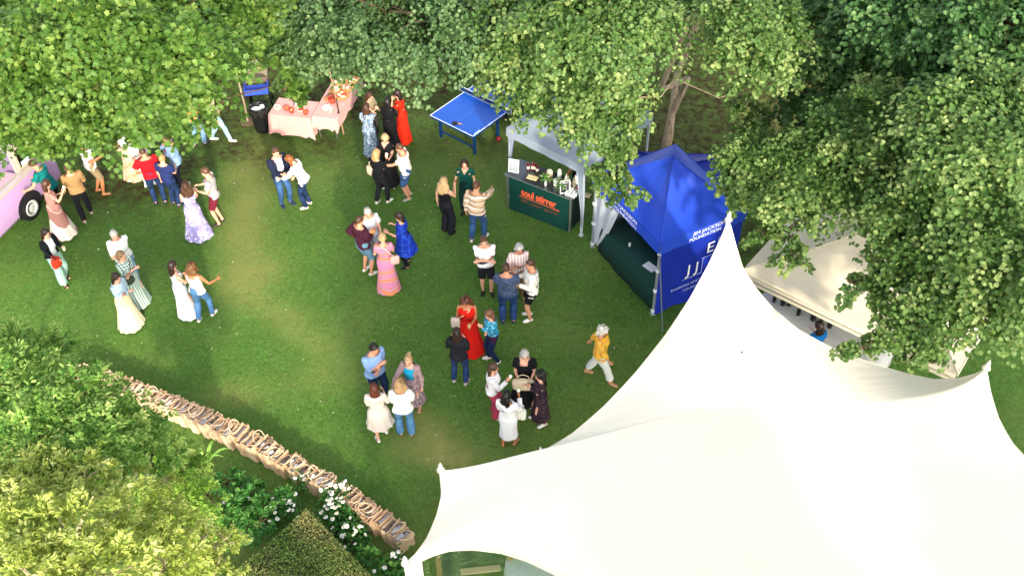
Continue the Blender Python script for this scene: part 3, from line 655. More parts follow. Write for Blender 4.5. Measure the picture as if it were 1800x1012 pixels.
# ------------------------------------------------------------------ pop-up gazebos
def frame2(a, b):
    """origin a, unit x towards b, rotation, length"""
    d = Vector((b.x-a.x, b.y-a.y, 0)); L = d.length; d.normalize()
    return math.atan2(d.y, d.x), L
def gazebo(name, label, a, b, depth, eave, peak, m, valance=.25, leg_m=None, sag=.12, group=None, cat='gazebo', legs=(1, 1, 1, 1), leg_w=.045, nseg=12):
    rz, L = frame2(a, b); root = thing(name, label, cat, (a.x, a.y, 0), rz, group)
    cx, cy = L/2, depth/2; corners = [(0, 0), (L, 0), (L, depth), (0, depth)]
    # four roof panels, each curved up to the peak with a dip along its middle
    for i in range(4):
        p, q = corners[i], corners[(i+1) % 4]; rings = []
        for k in range(nseg+1):
            u = k/nseg; w = u; row = []
            for j in range(nseg+1):
                s = j/nseg
                x = (p[0]*(1-s)+q[0]*s)*(1-u)+cx*u; y = (p[1]*(1-s)+q[1]*s)*(1-u)+cy*u
                z = eave+(peak-eave)*(u**1.25) - sag*4*s*(1-s)*u*(1-u)*2 + .012*math.sin(s*23+i)*math.sin(u*3.1)
                row.append((x, y, z))
            rings.append(row)
        mb = MB(); mb.loft(rings, False, False); mb.build('roof_panel', m, root, True)
        mb = MB(); r1 = []; r2 = []; dx, dy = q[0]-p[0], q[1]-p[1]; l_ = math.hypot(dx, dy); nx, ny = dy/l_, -dx/l_
        for j in range(13):
            s = j/12; w = .012*math.sin(j*1.9+i)
            r1.append((p[0]+dx*s+nx*.006, p[1]+dy*s+ny*.006, eave+.004)); r2.append((p[0]+dx*s+nx*(.02+w), p[1]+dy*s+ny*(.02+w), eave-valance))
        mb.loft([r1, r2], False, False); mb.build('valance', m, root, True)
        # seam along each hip
        mb = MB(); mb.tube([(p[0], p[1], eave+.01), (p[0]*.5+cx*.5, p[1]*.5+cy*.5, eave+(peak-eave)*(.5**1.25)+.012), (cx, cy, peak+.01)], .012, 6); mb.build('hip_seam', m, root, True)
        if legs[i]:
            ix, iy = (.05 if p[0] == 0 else -.05), (.05 if p[1] == 0 else -.05)
            lm = leg_m or M_ALU; mb = MB(); mb.box((p[0]+ix, p[1]+iy, eave/2), (leg_w, leg_w, eave-.02)); lg = mb.build('leg', lm, root)
            mb = MB(); mb.box((p[0]+ix, p[1]+iy, .012), (leg_w*2.2, leg_w*2.2, .02)); mb.build('foot', lm, lg)
    return root, L, corners

# grey gazebo with the bar
ga, gb = at(893, 347), at(1022, 417)
grey, GL, gc = gazebo('bar_gazebo', 'grey pop up gazebo over the dark green cocktail bar', ga, gb, 2.7, 2.15, 2.75, M_GREY, .22, plain('#c7ccd2', .5, .2), .10)
for i, (x, y) in enumerate(gc[:2]):      # drawn-in corner curtains
    mb = MB(); rings = []
    for k in range(9):
        u = k/8; w = .20*(1-u)**1.4+.05; row = []
        for j in range(9):
            s = j/8; sx = s*w*(1 if i == 0 else -1); row.append((x+sx, y+.03+.03*math.sin(j*2.1+k*.3), 2.0-1.7*u))
        rings.append(row)
    mb.loft(rings, False, False); mb.build('curtain', M_GREY, grey, True)
# the bar counter
rz, _ = frame2(ga, gb); c0 = at(893, 366, 0); c1 = at(1001, 409, 0); brz, BL = frame2(c0, c1)
bar = thing('bar_counter', 'dark green bar counter with orange lettering under the grey gazebo', 'bar', (c0.x, c0.y, 0), brz)
BH, BD = 1.08, .62; M_BARG = plain('#0c3a34', .5, 0, .15); M_TOP = plain('#565b60', .25, .7, .1); M_LET = plain('#e2603a', .6, 0, .05)
mb = MB(); mb.box((BL/2, .012, BH/2-.02), (BL-.10, .02, BH-.05)); mb.build('front_panel', M_BARG, bar)
for x in (.02, BL-.02):
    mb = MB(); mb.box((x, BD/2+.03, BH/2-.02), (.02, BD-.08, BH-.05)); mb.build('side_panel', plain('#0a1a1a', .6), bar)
for x in (-.002, BL+.002):
    for y in (0, BD): mb = MB(); mb.box((x, y, BH/2-.01), (.045, .045, BH-.03)); mb.build('corner_post', M_ALU, bar)
mb = MB(); mb.box((BL/2, BD/2, BH), (BL+.12, BD+.08, .025)); mb.build('counter_top', M_TOP, bar)
mb = MB(); mb.box((BL/2, -.044, BH), (BL+.124, .012, .03)); mb.build('top_trim', M_ALU, bar)
for x in (BL*.5,): mb = MB(); mb.box((x, BD*.7, .55), (BL-.12, BD*.5, .02)); mb.build('shelf', M_TOP, bar)
text_mesh('lettering', 'soul stirrer', .30, M_LET, bar, (BL*.50, -.004, .70), (R(90), 0, 0), .007, 0, spacing=.92, xscale=.80)
mb = MB(); mb.box((BL*.5, -.002, .555), (BL*.62, .003, .016)); mb.box((BL*.79, -.002, .555), (.16, .003, .03)); mb.build('underline', M_LET, bar)
text_mesh('script_lettering', 'lift your spirit', .15, plain('#8e4433', .7), bar, (BL*.5, -.003, .44), (R(90), 0, 0), 0, .5, xscale=1.05, spacing=1.15)
def bar_pt(x, y): M = Matrix.Rotation(brz, 3, 'Z'); return Vector((c0.x, c0.y, BH+.013)) + M @ Vector((x, y, 0))
GLASS = plain('#cfd6d6', .1, 0, .05, spec=.6)
def bottle(label, x, y, hexc, h=.28, r=.037, cap='#2b2b2b', group='bottles on the bar counter'):
    o = thing('bottle', label, 'bottle', bar_pt(x, y), brz, group)
    mb = MB(); mb.lathe((0, 0, 0), [(r*.9, 0), (r, .01), (r, h*.6), (r*.35, h*.78), (r*.33, h*.95)], 12); mb.build('body', plain(hexc, .2, 0, .1, spec=.6), o, True)
    mb = MB(); mb.lathe((0, 0, h*.95), [(r*.38, 0), (r*.38, h*.06)], 10); mb.build('cap', plain(cap, .5), o)
    mb = MB(); mb.lathe((0, 0, h*.2), [(r*1.03, 0), (r*1.03, h*.28)], 12); mb.build('paper_label', plain('#e5dcc4', .8), o)
    return o
for k, (x, y, hx) in enumerate(((.36, .38, '#5a1616'), (.45, .44, '#6b1a1c'), (.53, .46, '#4a0f12'), (.60, .42, '#3a0e0e'))): bottle(['dark red bottle nearest the left menu stand on the bar', 'second dark red bottle from the left menu stand on the bar', 'third dark red bottle from the left menu stand on the bar', 'darkest red bottle behind the wooden slats on the bar'][k], x, y, hx)
for k, (x, y, hx) in enumerate(((.85, .36, '#3b1414'), (.78, .30, '#2c1210'))): bottle(['short dark bottle beside the pink fruit bowl on the bar', 'shorter dark bottle nearer the wooden slats on the bar'][k], x, y, hx, .22)
for k, (x, y, hx) in enumerate(((1.45, .42, '#d9d2bd'), (1.53, .36, '#c9bfa3'), (1.60, .44, '#e4dfd0'), (1.66, .36, '#d8cba6'), (1.38, .46, '#ece8dd'))): bottle('cream bottle in the cluster behind the second flower vase', x, y, hx, .24, .04, '#d9c9a0')
bottle('squat red bottle near the right menu stand', 1.78, .30, '#7a1e1c', .2, .06)
def tray(label, x, y, n, hexc, cat='board'):
    o = thing('wooden_board', label, cat, bar_pt(x, y), brz+.12)
    for k in range(n):
        mb = MB(); mb.box((0, k*.085, .02), (.26, .055, .03)); mb.build('board_slat', plain(hexc, .6), o)
    mb = MB(); mb.box((0, .085*(n-1)/2, .005), (.30, .085*n+.02, .012)); mb.build('base', plain('#1e1614', .6), o)
tray('dark tray with two pale wooden slats on the left of the bar', .62, .12, 2, '#dccb9b'); tray('dark tray of pale slices beside the right menu stand', 2.02, .22, 2, '#e2d2a0')
def vase(label, x, y, seed):
    o = thing('flower_vase', label, 'vase', bar_pt(x, y), 0)
    mb = MB(); mb.lathe((0, 0, 0), [(.028, 0), (.032, .03), (.024, .13), (.03, .16)], 10); mb.build('vase_body', plain('#e9ece8', .25), o, True)
    rg = np.random.RandomState(seed); P = rg.normal(scale=(.075, .075, .06), size=(130, 3))+[0, 0, .24]
    me = leaves_mesh('foliage', P, unit(rg.normal(size=P.shape)+[0, 0, .8]), rg.normal(size=P.shape), rg.uniform(.04, .075, 130), 'oval', M_BED, np.clip(rg.normal(.6, .2, 130), 0, 1)); link(bpy.data.objects.new('foliage', me), o)
vase('small white vase of green leaves left of the middle of the bar', 1.02, .10, 1); vase('small white vase of green leaves right of the middle of the bar', 1.46, .08, 2)
def jar(label, x, y, hexc, h=.12, r=.05, top='#efe9da'):
    o = thing('jar', label, 'jar', bar_pt(x, y), 0, 'jars and bowls on the bar'); mb = MB(); mb.lathe((0, 0, 0), [(r*.9, 0), (r, .02), (r, h*.8), (r*.8, h)], 12); mb.build('body', plain(hexc, .3), o, True)
    mb = MB(); mb.lathe((0, 0, h), [(r*.85, 0), (r*.8, .02)], 12); mb.build('lid', plain(top, .5), o)
jar('white round jar behind the middle of the bar', 1.18, .48, '#e9e4d8', .26); jar('pale pink fruit bowl beside the left vase', .92, .46, '#e2c2a8', .14, .08)
jar('white jar between the two flower vases', 1.22, .24, '#f0ede4', .16, .06); jar('cream jar behind the right vase', 1.62, .52, '#e5dcc6', .24, .045)
rg = random.Random(4)
gm = MB(); gm.lathe((0, 0, 0), [(.026, 0), (.03, .004), (.03, .09), (.027, .09)], 10); gl0 = gm.build('drinking_glass', GLASS, None, True)
for k in range(14):
    g = gl0 if k == 0 else gl0.copy()
    if k: COL.objects.link(g)
    g.location = bar_pt(1.62+.07*(k % 4)+rg.uniform(-.01, .01), .04+.075*(k//4)); tag(g, 'small drinking glass in the block of glasses on the bar', 'glass', 'glasses on the bar')
def menu(label, x, y, rz_, lines, m_bg, m_tx, w=.24, h=.34):
    o = thing('menu_stand', label, 'menu', bar_pt(x, y), brz+rz_)
    mb = MB(); mb.box((0, 0, h/2+.02), (w, .012, h), rx=-.15); mb.build('panel', m_bg, o)
    mb = MB(); mb.box((0, .02, .01), (w, .09, .018)); mb.build('foot', plain('#d8d8d8', .3), o)
    mb = MB()
    for fx, fz, sx, sz in ((0, .02, w+.02, .02), (0, h+.02, w+.02, .02), (-w/2, h/2+.02, .02, h), (w/2, h/2+.02, .02, h)): mb.box((fx, -.15*(fz-h/2-.02)*-1 if 0 else (fz-h/2-.02)*.15, fz), (sx, .022, sz), rx=-.15)
    mb.build('frame', plain('#e4e6e8', .4), o)
    for k, tx in enumerate(lines):
        z = h*.84-k*.075; text_mesh('lettering', tx, .055, m_tx, o, (0, -.009+(z-h/2)*.15, z+.02), (R(90)-.15, 0, 0))
menu('framed grey drinks menu at the left end of the bar', .10, .14, .25, ['MENU', 'drinks', 'wine', 'gin'], plain('#9aa0a6', .5), plain('#f4f4f4', .6))
menu('dark drinks menu leaning at the right end of the bar', BL-.22, .10, .75, ['MENU', 'wine', 'beer'], plain('#23282f', .5), plain('#e8e8e8', .6), .22, .32)

# blue pop-up tent
ba, bb = at(1036, 433), at(1146, 556)
blue, L2, bc = gazebo('blue_gazebo', 'royal blue pop up tent with white foundation lettering', ba, bb, 2.25, 2.2, 3.15, M_BLUE, .30, plain('#b9bdc4', .35, .6), .22)
M_WTXT = plain('#e8ebf2', .7, 0, .05); M_PTXT = plain('#98a6d8', .7, 0, .05)
# side wall on the near right side, inner liner and the curtain at the left post
def wall(p, q, z1, z2, m, name, off=.0, wav=.03):
    mb = MB(); r1, r2, r3 = [], [], []
    dx, dy = q[0]-p[0], q[1]-p[1]; l_ = math.hypot(dx, dy); nx, ny = dy/l_*off, -dx/l_*off
    for j in range(17):
        s = j/16; w = wav*math.sin(j*1.3); x, y = p[0]+dx*s+nx, p[1]+dy*s+ny
        r1.append((x, y, z1)); r2.append((x+dy/l_*w*.5, y-dx/l_*w*.5, (z1+z2)/2)); r3.append((x+dy/l_*w, y-dx/l_*w, z2))
    mb.loft([r1, r2, r3], False, False); return mb.build(name, m, blue, True)
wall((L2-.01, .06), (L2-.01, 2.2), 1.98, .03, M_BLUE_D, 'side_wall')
wall((L2-.05, 2.22), (.05, 2.22), 1.98, .03, plain('#9a9fab', .85), 'back_wall')
wall((.04, 2.15), (.04, .6), 1.98, .03, plain('#b9bdc6', .85), 'left_wall')
mb = MB(); rings = []
for k in range(9):
    u = k/8; wd = .75*(1-u)**.8+.18; rings.append([(.06+wd*j/8, .05+.05*math.sin(j*1.7)+.04*j/8, 1.93-1.75*u) for j in range(9)])
mb.loft(rings, False, False); mb.build('curtain', plain('#b3b8c2', .85), blue, True)
# lettering on the front valance and the right valance, emblem and motto on the right wall
def on_side(name, body, size, u, z, m=None, sp=1.0, off=0): # on the wall x = L2, reading along +y
    return text_mesh(name, body, size, m or M_WTXT, blue, (L2+.034, u, z), (R(90), 0, R(90)), off, 0, spacing=sp, xscale=1.05)
text_mesh('lettering', 'JIM JACKSON', .135, M_WTXT, blue, (L2*.52, -.035, 2.125), (R(90), 0, 0), 0, xscale=1.1); text_mesh('lettering', 'FOUNDATION', .115, M_WTXT, blue, (L2*.52, -.038, 1.985), (R(90), 0, 0), 0, xscale=1.15)
on_side('lettering', 'JIM JACKSON', .14, 1.25, 2.12); on_side('lettering', 'FOUNDATION', .12, 1.15, 1.975)
for (u, z, body) in ((1.36, 1.50, 'E'), (.84, 1.06, 'J'), (1.06, 1.06, 'J')): on_side('emblem_letter', body, .42, u, z, M_WTXT)
mb = MB()
for u, z, su, sz in ((1.36, 1.27, .42, .012), (1.20, 1.06, .012, .44), (.96, .82, .55, .012), (1.56, 1.50, .012, .46)): mb.box((L2+.034, u, z), (.004, su, sz))
mb.build('emblem_frame', M_PTXT, blue)
on_side('lettering', 'ENABLING AND DEVELOPING', .105, 1.12, .62, M_PTXT, .95); on_side('lettering', 'YOUNG PEOPLE', .105, 1.15, .46, M_PTXT)
# leg joints and the guy rope
for (x, y) in (bc[0], bc[1]):
    ix = .05 if x == 0 else -.05
    for z in (.12, .75, 1.35, 1.85): mb = MB(); mb.box((x+ix, y+.05, z), (.075, .075, .07)); mb.build('leg_bracket', plain('#dfe2e6', .5), blue)
mb = MB(); mb.tube([(L2-.02, .02, 1.85), (L2+.55, -.1, .05)], .018, 6); mb.build('guy_strap', plain('#5d6672', .7), blue, True)
# table across the open front
rb, _ = frame2(ba, bb); tb = thing('green_clothed_table', 'table under a dark green cloth across the front of the blue tent', 'table', (ba.x, ba.y, 0), rb)
mb = MB()
def cloth_box(mb, x0, x1, y0, y1, h, flare=.04, folds=9):
    def ring(z, fl, ph):
        pts = []; per = [((x0, y0), (x1, y0)), ((x1, y0), (x1, y1)), ((x1, y1), (x0, y1)), ((x0, y1), (x0, y0))]; cx, cy = (x0+x1)/2, (y0+y1)/2
        for (a, b) in per:
            for j in range(folds):
                s = j/folds; x, y = a[0]*(1-s)+b[0]*s, a[1]*(1-s)+b[1]*s; d = math.hypot(x-cx, y-cy)
                k = 1+(fl+fl*.7*math.sin(j*2.3+ph))/d; pts.append((cx+(x-cx)*k, cy+(y-cy)*k, z))
        return pts
    mb.loft([ring(.015, flare, 0), ring(h*.55, flare*.6, .2), ring(h-.03, .006, 0), ring(h, 0, 0)], True)
cloth_box(mb, .28, L2-.12, .10, .95, .78); mb.build('tablecloth', plain('#0b3630', .85, 0, .2), tb, True)
M3 = Matrix.Rotation(rb, 3, 'Z')
def tb_pt(x, y, z=.783): return Vector((ba.x, ba.y, z)) + M3 @ Vector((x, y, 0))
o = gl0.copy(); COL.objects.link(o); o.location = tb_pt(1.15, .33); tag(o, 'single drinking glass on the dark green tablecloth', 'glass')
mb = MB(); mb.box((0, 0, .004), (.30, .21, .006)); o = mb.build('paper_sheet', plain('#e9e9ee', .8)); o.location = tb_pt(1.95, .35); o.rotation_euler = (0, 0, rb+.2); tag(o, 'white sheet of paper on the dark green tablecloth', 'paper')
# second blue tent behind
b2a = at(1122, 338, 1.9); b2b = at(1285, 345, 1.9)
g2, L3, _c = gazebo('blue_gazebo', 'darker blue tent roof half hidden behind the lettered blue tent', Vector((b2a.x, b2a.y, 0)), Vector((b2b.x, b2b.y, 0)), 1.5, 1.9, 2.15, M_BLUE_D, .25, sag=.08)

# cream gazebo on the right
ca, cb = at(1306, 474, 2.15), at(1683, 655, 2.15)
M_CRM = M_CREAM
crm, L4, cc = gazebo('cream_gazebo', 'cream canvas gazebo with stained roof between the marquee and the lime tree', ca, cb, 4.4, 2.15, 3.3, M_CRM, .12, plain('#d8d2c4', .6), .16, nseg=14)
mb = MB(); mb.tube([(0, -.03, 2.06), (L4, -.03, 2.06)], .045, 8); mb.build('eave_roll', M_CRM, crm, True)
mb = MB(); mb.tube([(0, -.05, 1.96), (L4, -.05, 1.96)], .035, 8); mb.build('eave_roll', M_CRM, crm, True)
rc, _ = frame2(ca, cb); Mc = Matrix.Rotation(rc, 3, 'Z')
def cr_pt(x, y, z=0): return Vector((ca.x, ca.y, z)) + Mc @ Vector((x, y, 0))
k1, k2 = at(1345, 512, .76), at(1560, 622, .76); rk, LK = frame2(k1, k2); Mk = Matrix.Rotation(rk, 3, 'Z')
def kt_pt(x, y, z=.763): return Vector((k1.x, k1.y, z)) + Mk @ Vector((x, y, 0))
tw = thing('long_table', 'long table with a white cloth under the cream gazebo', 'table', (k1.x, k1.y, 0), rk); mb = MB(); cloth_box(mb, 0, LK, -.4, .45, .76); mb.build('tablecloth', plain('#c9c6c4', .85), tw, True)
rg = random.Random(8)
mb = MB(); mb.lathe((0, 0, 0), [(.04, 0), (.042, .12), (.03, .16), (.03, .2)], 8); jug0 = mb.build('dark_bottle', plain('#1d1a1c', .3), None, True)
for k in range(10):
    o = jug0 if k == 0 else jug0.copy()
    if k: COL.objects.link(o)
    o.location = kt_pt(.12+.16*k+rg.uniform(-.05, .05), rg.uniform(-.18, .12)); s = rg.uniform(.9, 1.6); o.scale = (s, s, s); tag(o, 'small dark bottle on the white cloth under the cream gazebo', 'bottle', 'dark bottles under the cream gazebo')
# ------------------------------------------------------------------ table tennis table
ta, tbn = at(755, 203, .76), at(834, 242, .76)
trz, _ = frame2(ta, tbn); TW, TL = 1.525, 2.74
tt = thing('table_tennis_table', 'blue table tennis table with white edge lines under the lime tree', 'table tennis table', (ta.x, ta.y, 0), trz)
M_TT = plain('#1453b8', .45, 0, .05); M_LINE = plain('#e8eef2', .6, 0, .03); M_TTL = plain('#123a6e', .5, .2)
for k in (0, 1):
    mb = MB(); y0 = .004+k*TL/2; mb.box((TW/2, y0+TL/4-.004, .748), (TW, TL/2-.01, .025)); hf = mb.build('table_half', M_TT, tt)
    mb = MB()
    mb.box((.012, y0+TL/4, .7625), (.024, TL/2-.012, .003)); mb.box((TW-.012, y0+TL/4, .7625), (.024, TL/2-.012, .003)); mb.box((TW/2, .012 if k == 0 else TL-.012, .7628), (TW-.05, .024, .003)); mb.build('edge_line', M_LINE, hf)
    mb = MB(); mb.box((TW/2, y0+TL/4, .7624), (.006, TL/2-.06, .002)); mb.build('centre_line', plain('#5a8fd0', .6), hf)
    mb = MB(); y1 = 0 if k == 0 else TL
    for x in (.03, TW-.03): mb.box((x, y0+TL/4, .71), (.03, TL/2-.05, .05))
    mb.box((TW/2, .03 if k == 0 else TL-.03, .71), (TW-.05, .03, .05)); mb.build('apron', M_TTL, hf)
for (x, y) in ((.16, .22), (TW-.16, .22), (.16, TL-.22), (TW-.16, TL-.22), (.16, TL/2-.2), (TW-.16, TL/2-.2)):
    mb = MB(); mb.box((x, y, .36), (.07, .06, .72)); mb.build('leg', M_TTL, tt)
for yb in (.22, TL-.22): mb = MB(); mb.box((TW/2, yb, .2), (TW-.34, .03, .04)); mb.build('leg_brace', M_TTL, tt)
mb = MB(); y = TL/2; mb.box((TW/2, y, .845), (TW+.30, .004, .13)); nt = mb.build('net', plain('#10305e', .8), tt)
mb = MB(); mb.box((TW/2, y, .916), (TW+.31, .012, .014)); mb.box((-.155, y, .84), (.014, .014, .16)); mb.box((TW+.155, y, .84), (.014, .014, .16)); mb.box((TW/2, y, .775), (TW+.31, .008, .006)); mb.build('net_tape', M_LINE, nt)
mb = MB(); mb.box((TW-.30, .045, .7635), (.02, .02, .001)); mb.box((TW-.05, .22, .7636), (.035, .22, .002)); mb.build('maker_strip', plain('#9fd0ea', .6), tt)
Mt = Matrix.Rotation(trz, 3, 'Z')
def tt_pt(x, y, z=.765): return Vector((ta.x, ta.y, z)) + Mt @ Vector((x, y, 0))
o = thing('table_tennis_bat', 'dark table tennis bat with wooden handle lying on the blue table', 'bat', tt_pt(.78, .14), trz+.5)
mb = MB(); n = 14; mb.loft([[(.085*math.cos(2*math.pi*j/n), .08*math.sin(2*math.pi*j/n), z) for j in range(n)] for z in (0, .014)]); mb.build('blade', plain('#1c1416', .6), o)
mb = MB(); mb.box((.13, 0, .012), (.11, .028, .022)); mb.build('handle', plain('#b98a72', .6), o)
p = at(876, 243, .1); o = thing('red_ball', 'small red ball on the grass by the left front post of the grey gazebo', 'ball', (p.x, p.y, .012))
bpy.data.objects.remove(o)
mb = MB(); mb.lathe((0, 0, 0), [(.075*math.sin(a), .075-.075*math.cos(a)) for a in np.linspace(.05, math.pi-.05, 9)], 14); o = mb.build('red_ball', plain('#7a1c24', .6), None, True); o.location = (p.x, p.y, 0); tag(o, 'small red ball on the grass near the grey gazebo', 'ball')
p = at(905, 205, 0); o = thing('folded_trolley', 'dark folded metal trolley between the table tennis table and the grey gazebo', 'trolley', (p.x, p.y, 0), .5)
for x in (-.25, .25): mb = MB(); mb.tube([(x, 0, .02), (x, .05, .95)], .018, 6); mb.build('upright', M_DARKMETAL, o)
for z in (.2, .6, .93): mb = MB(); mb.tube([(-.25, .03, z), (.25, .03, z)], .015, 6); mb.build('rail', M_DARKMETAL, o)
for x in (-.27, .27): mb = MB(); mb.tube([(x-.015, 0, .08), (x+.015, 0, .08)], .08, 12); mb.build('wheel', M_DARKMETAL, o)

# ------------------------------------------------------------------ pizza tables
M_PINK = fabric('#d8a29a', 'plain')
def pizza_table(label, a, b, depth, h=.74, drop=.62, seed=1):
    rz, L = frame2(a, b); t_ = thing('buffet_table', label, 'table', (a.x, a.y, 0), rz)
    mb = MB(); mb.box((L/2, depth/2, h-.02), (L-.02, depth-.02, .03)); mb.build('table_top', plain('#8a8580', .6), t_)
    for x in (.1, L-.1):
        for y in (.1, depth-.1): mb = MB(); mb.tube([(x, y, 0), (x, y, h-.03)], .018, 6); mb.build('leg', M_ALU, t_)
    r = random.Random(seed); mb = MB(); fo = 10
    per = [((0, 0), (L, 0)), ((L, 0), (L, depth)), ((L, depth), (0, depth)), ((0, depth), (0, 0))]
    def ring(fl, z, am):
        pts = []
        for i, (p, q) in enumerate(per):
            for j in range(fo):
                s = j/fo; x, y = p[0]*(1-s)+q[0]*s, p[1]*(1-s)+q[1]*s
                cxx, cyy = L/2, depth/2; d = math.hypot(x-cxx, y-cyy); corner = abs(s) < .01
                k = 1+(fl+am*math.sin(j*2.6+i))/d+(.09*fl/.06/d*.5 if corner else 0)
                dz = drop*(z); zz = h-dz-(.06*z if corner else 0) + (.03*z*math.sin(j*1.4+i*2) if not corner else 0)
                pts.append((cxx+(x-cxx)*k, cyy+(y-cyy)*k, max(.02, zz)))
        return pts
    mb.loft([ring(.07, 1, .03), ring(.05, .6, .018), ring(.025, .15, .004), ring(.012, .0, 0)], False)
    V_ = ring(.012, 0, 0); mb.add(V_, [tuple(range(len(V_)))]); mb.build('tablecloth', M_PINK, t_, True)
    Mx = Matrix.Rotation(rz, 3, 'Z')
    return (lambda x, y, z=h+.004: Vector((a.x, a.y, z)) + Mx @ Vector((x, y, 0))), L, rz
t1, T1L, r1z = pizza_table('pink clothed buffet table with jars at the edge of the maple', at(473, 200, .74), at(543, 208, .74), .75, drop=.6, seed=1)
p2a, p2b = at(548, 204, .74), at(590, 209, .74)
t2, T2L, r2z = pizza_table('pink clothed buffet table covered with pizzas', p2a, p2b, 2.0, drop=.34, seed=2)
def pizza(label, pos, rz, r, seed):
    rg = random.Random(seed); o = thing('pizza', label, 'pizza', pos, rz, 'pizzas on the buffet table')
    mb = MB(); mb.lathe((0, 0, 0), [(r*1.25, 0), (r*1.25, .012)], 22); mb.build('board', plain('#b98f5d', .7), o)
    mb = MB(); mb.lathe((0, 0, .012), [(r, 0), (r*1.02, .02), (r*.93, .028), (r*.88, .016), (.01, .018)], 22); mb.build('crust', plain('#c98f4c', .85, 0, .3, 20), o, True)
    mb = MB(); mb.lathe((0, 0, .03), [(r*.86, 0), (r*.82, .003), (.01, .004)], 20); mb.build('topping', plain('#b5502a', .6, 0, .5, 30), o)
    mb = MB()
    for k in range(11): a, q = rg.random()*6.28, r*.8*math.sqrt(rg.random()); mb.lathe((q*math.cos(a), q*math.sin(a), .033), [(.035, 0), (.02, .012)], 7)
    mb.build('cheese', plain('#f0e2bd', .6), o)
o = thing('serving_board', 'long brown serving board under the pizzas on the pink table', 'board', t2(T2L*.55, 1.42), r2z)
mb = MB(); mb.box((0, 0, .008), (T2L*.86, 1.12, .016)); mb.build('plank', plain('#8f6a42', .7, 0, .2), o)
mb = MB(); mb.box((-T2L*.3, -.62, .03), (T2L*.25, .16, .05)); mb.build('bread_block', plain('#b07a48', .8, 0, .25), o)
for k, (x, y, r) in enumerate(((.46, 1.02, .17), (.48, 1.42, .17), (.50, 1.80, .16), (.20, 1.62, .15), (.22, 1.25, .15))):
    pizza(['round pizza nearest the front on the pizza table', 'second round pizza from the front on the pizza table', 'round pizza at the far end of the pizza table', 'pizza at the far inner edge of the pizza table', 'pizza at the inner edge behind the wine bucket'][k], t2(x*T2L/.62, y, .762), r2z, r, k)
def bowl(label, pos, r, h, hexc, inner, grp=None, name='bowl'):
    o = thing(name, label, name.split('_')[-1], pos, 0, grp); mb = MB(); mb.lathe((0, 0, 0), [(r*.6, 0), (r*.9, h*.5), (r, h), (r*.9, h*.98), (r*.8, h*.6)], 16); mb.build('shell', plain(hexc, .4), o, True)
    mb = MB(); mb.lathe((0, 0, h*.6), [(r*.85, 0), (r*.5, h*.35), (.01, h*.42)], 12); mb.build('filling', plain(inner, .7, 0, .4, 25), o, True)
bowl('white plate stack on the near end of the pizza table', t2(.28, .38), .13, .05, '#e9ecec', '#f4f4f0')
bowl('red bucket on the pizza table behind the white plates', t2(.34, .70), .12, .16, '#b5472c', '#8f2f1c', name='bucket')
o = thing('napkin_roll', 'pale rolled napkin beside the white plates on the pizza table', 'napkin', t2(.44, .22)); mb = MB(); mb.tube([(0, 0, .03), (.02, .18, .03)], .03, 8); mb.build('roll', plain('#e8d6b8', .8), o)
for k, (x, y, r, h, a, b) in enumerate(((.14, .22, .10, .10, '#ead7c6', '#c7b49c'), (.36, .26, .09, .08, '#c8543a', '#dd7a4c'), (.52, .16, .08, .10, '#b23b2a', '#e0a46a'), (.72, .28, .11, .07, '#e9d2bb', '#c0462c'), (.88, .16, .08, .09, '#b5482f', '#da6a3a'), (.60, .42, .08, .11, '#ead9cc', '#d4b48e'))):
    bowl(['cream tub of dough at the left end of the front buffet table', 'red bowl beside the cream tub on the front buffet table', 'tall red pot in the middle of the front buffet table', 'wide pale dish of red sauce on the front buffet table', 'red pot at the right end of the front buffet table', 'pale pot at the back of the front buffet table'][k], t1(x*T1L/1.0, y), r, h, a, b)
# pole with cord at the corner of the pizza table
p = at(604, 236, 0); o = thing('wooden_pole', 'thin wooden pole standing at the corner of the pizza table', 'pole', (p.x, p.y, 0))
mb = MB(); mb.tube([(0, 0, 0), (-.04, -.02, 1.1), (-.1, 0, 2.1)], .022, 7); mb.build('shaft', plain('#9a7a5e', .7), o)
mb = MB(); mb.tube([(-.03, -.04, 1.2), (-.028, -.05, .75)], .012, 5); mb.box((-.03, -.05, .74), (.05, .05, .06)); mb.build('cord_clip', M_DARKMETAL, o)
# sapling with mulch circle
p = at(436, 215, 0); o = thing('sapling', 'young sapling with a bare stem in a small mulch circle', 'tree', (p.x, p.y, 0))
mb = MB(); mb.tube([(0, 0, 0), (.02, 0, .7), (-.02, .05, 1.9)], .026, 7); mb.build('trunk', BARK_PALE, o)
mb = MB(); mb.lathe((0, 0, 0), [(.22, 0), (.19, .02), (.12, .035), (.05, .05)], 9); mb.build('mulch', plain('#5a4a3a', .95, 0, .4, 20), o)
rg_ = np.random.RandomState(5); P = rg_.normal(scale=(.35, .3, .25), size=(500, 3))+[-.05, .05, 2.1]
link(bpy.data.objects.new('crown', leaves_mesh('crown', P, unit(rg_.normal(scale=.5, size=P.shape)+[0, 0, 1.]), rg_.normal(size=P.shape), rg_.uniform(.09, .15, 500), 'maple', M_MAPLE, np.clip(rg_.normal(.5, .2, 500), 0, 1))), o)
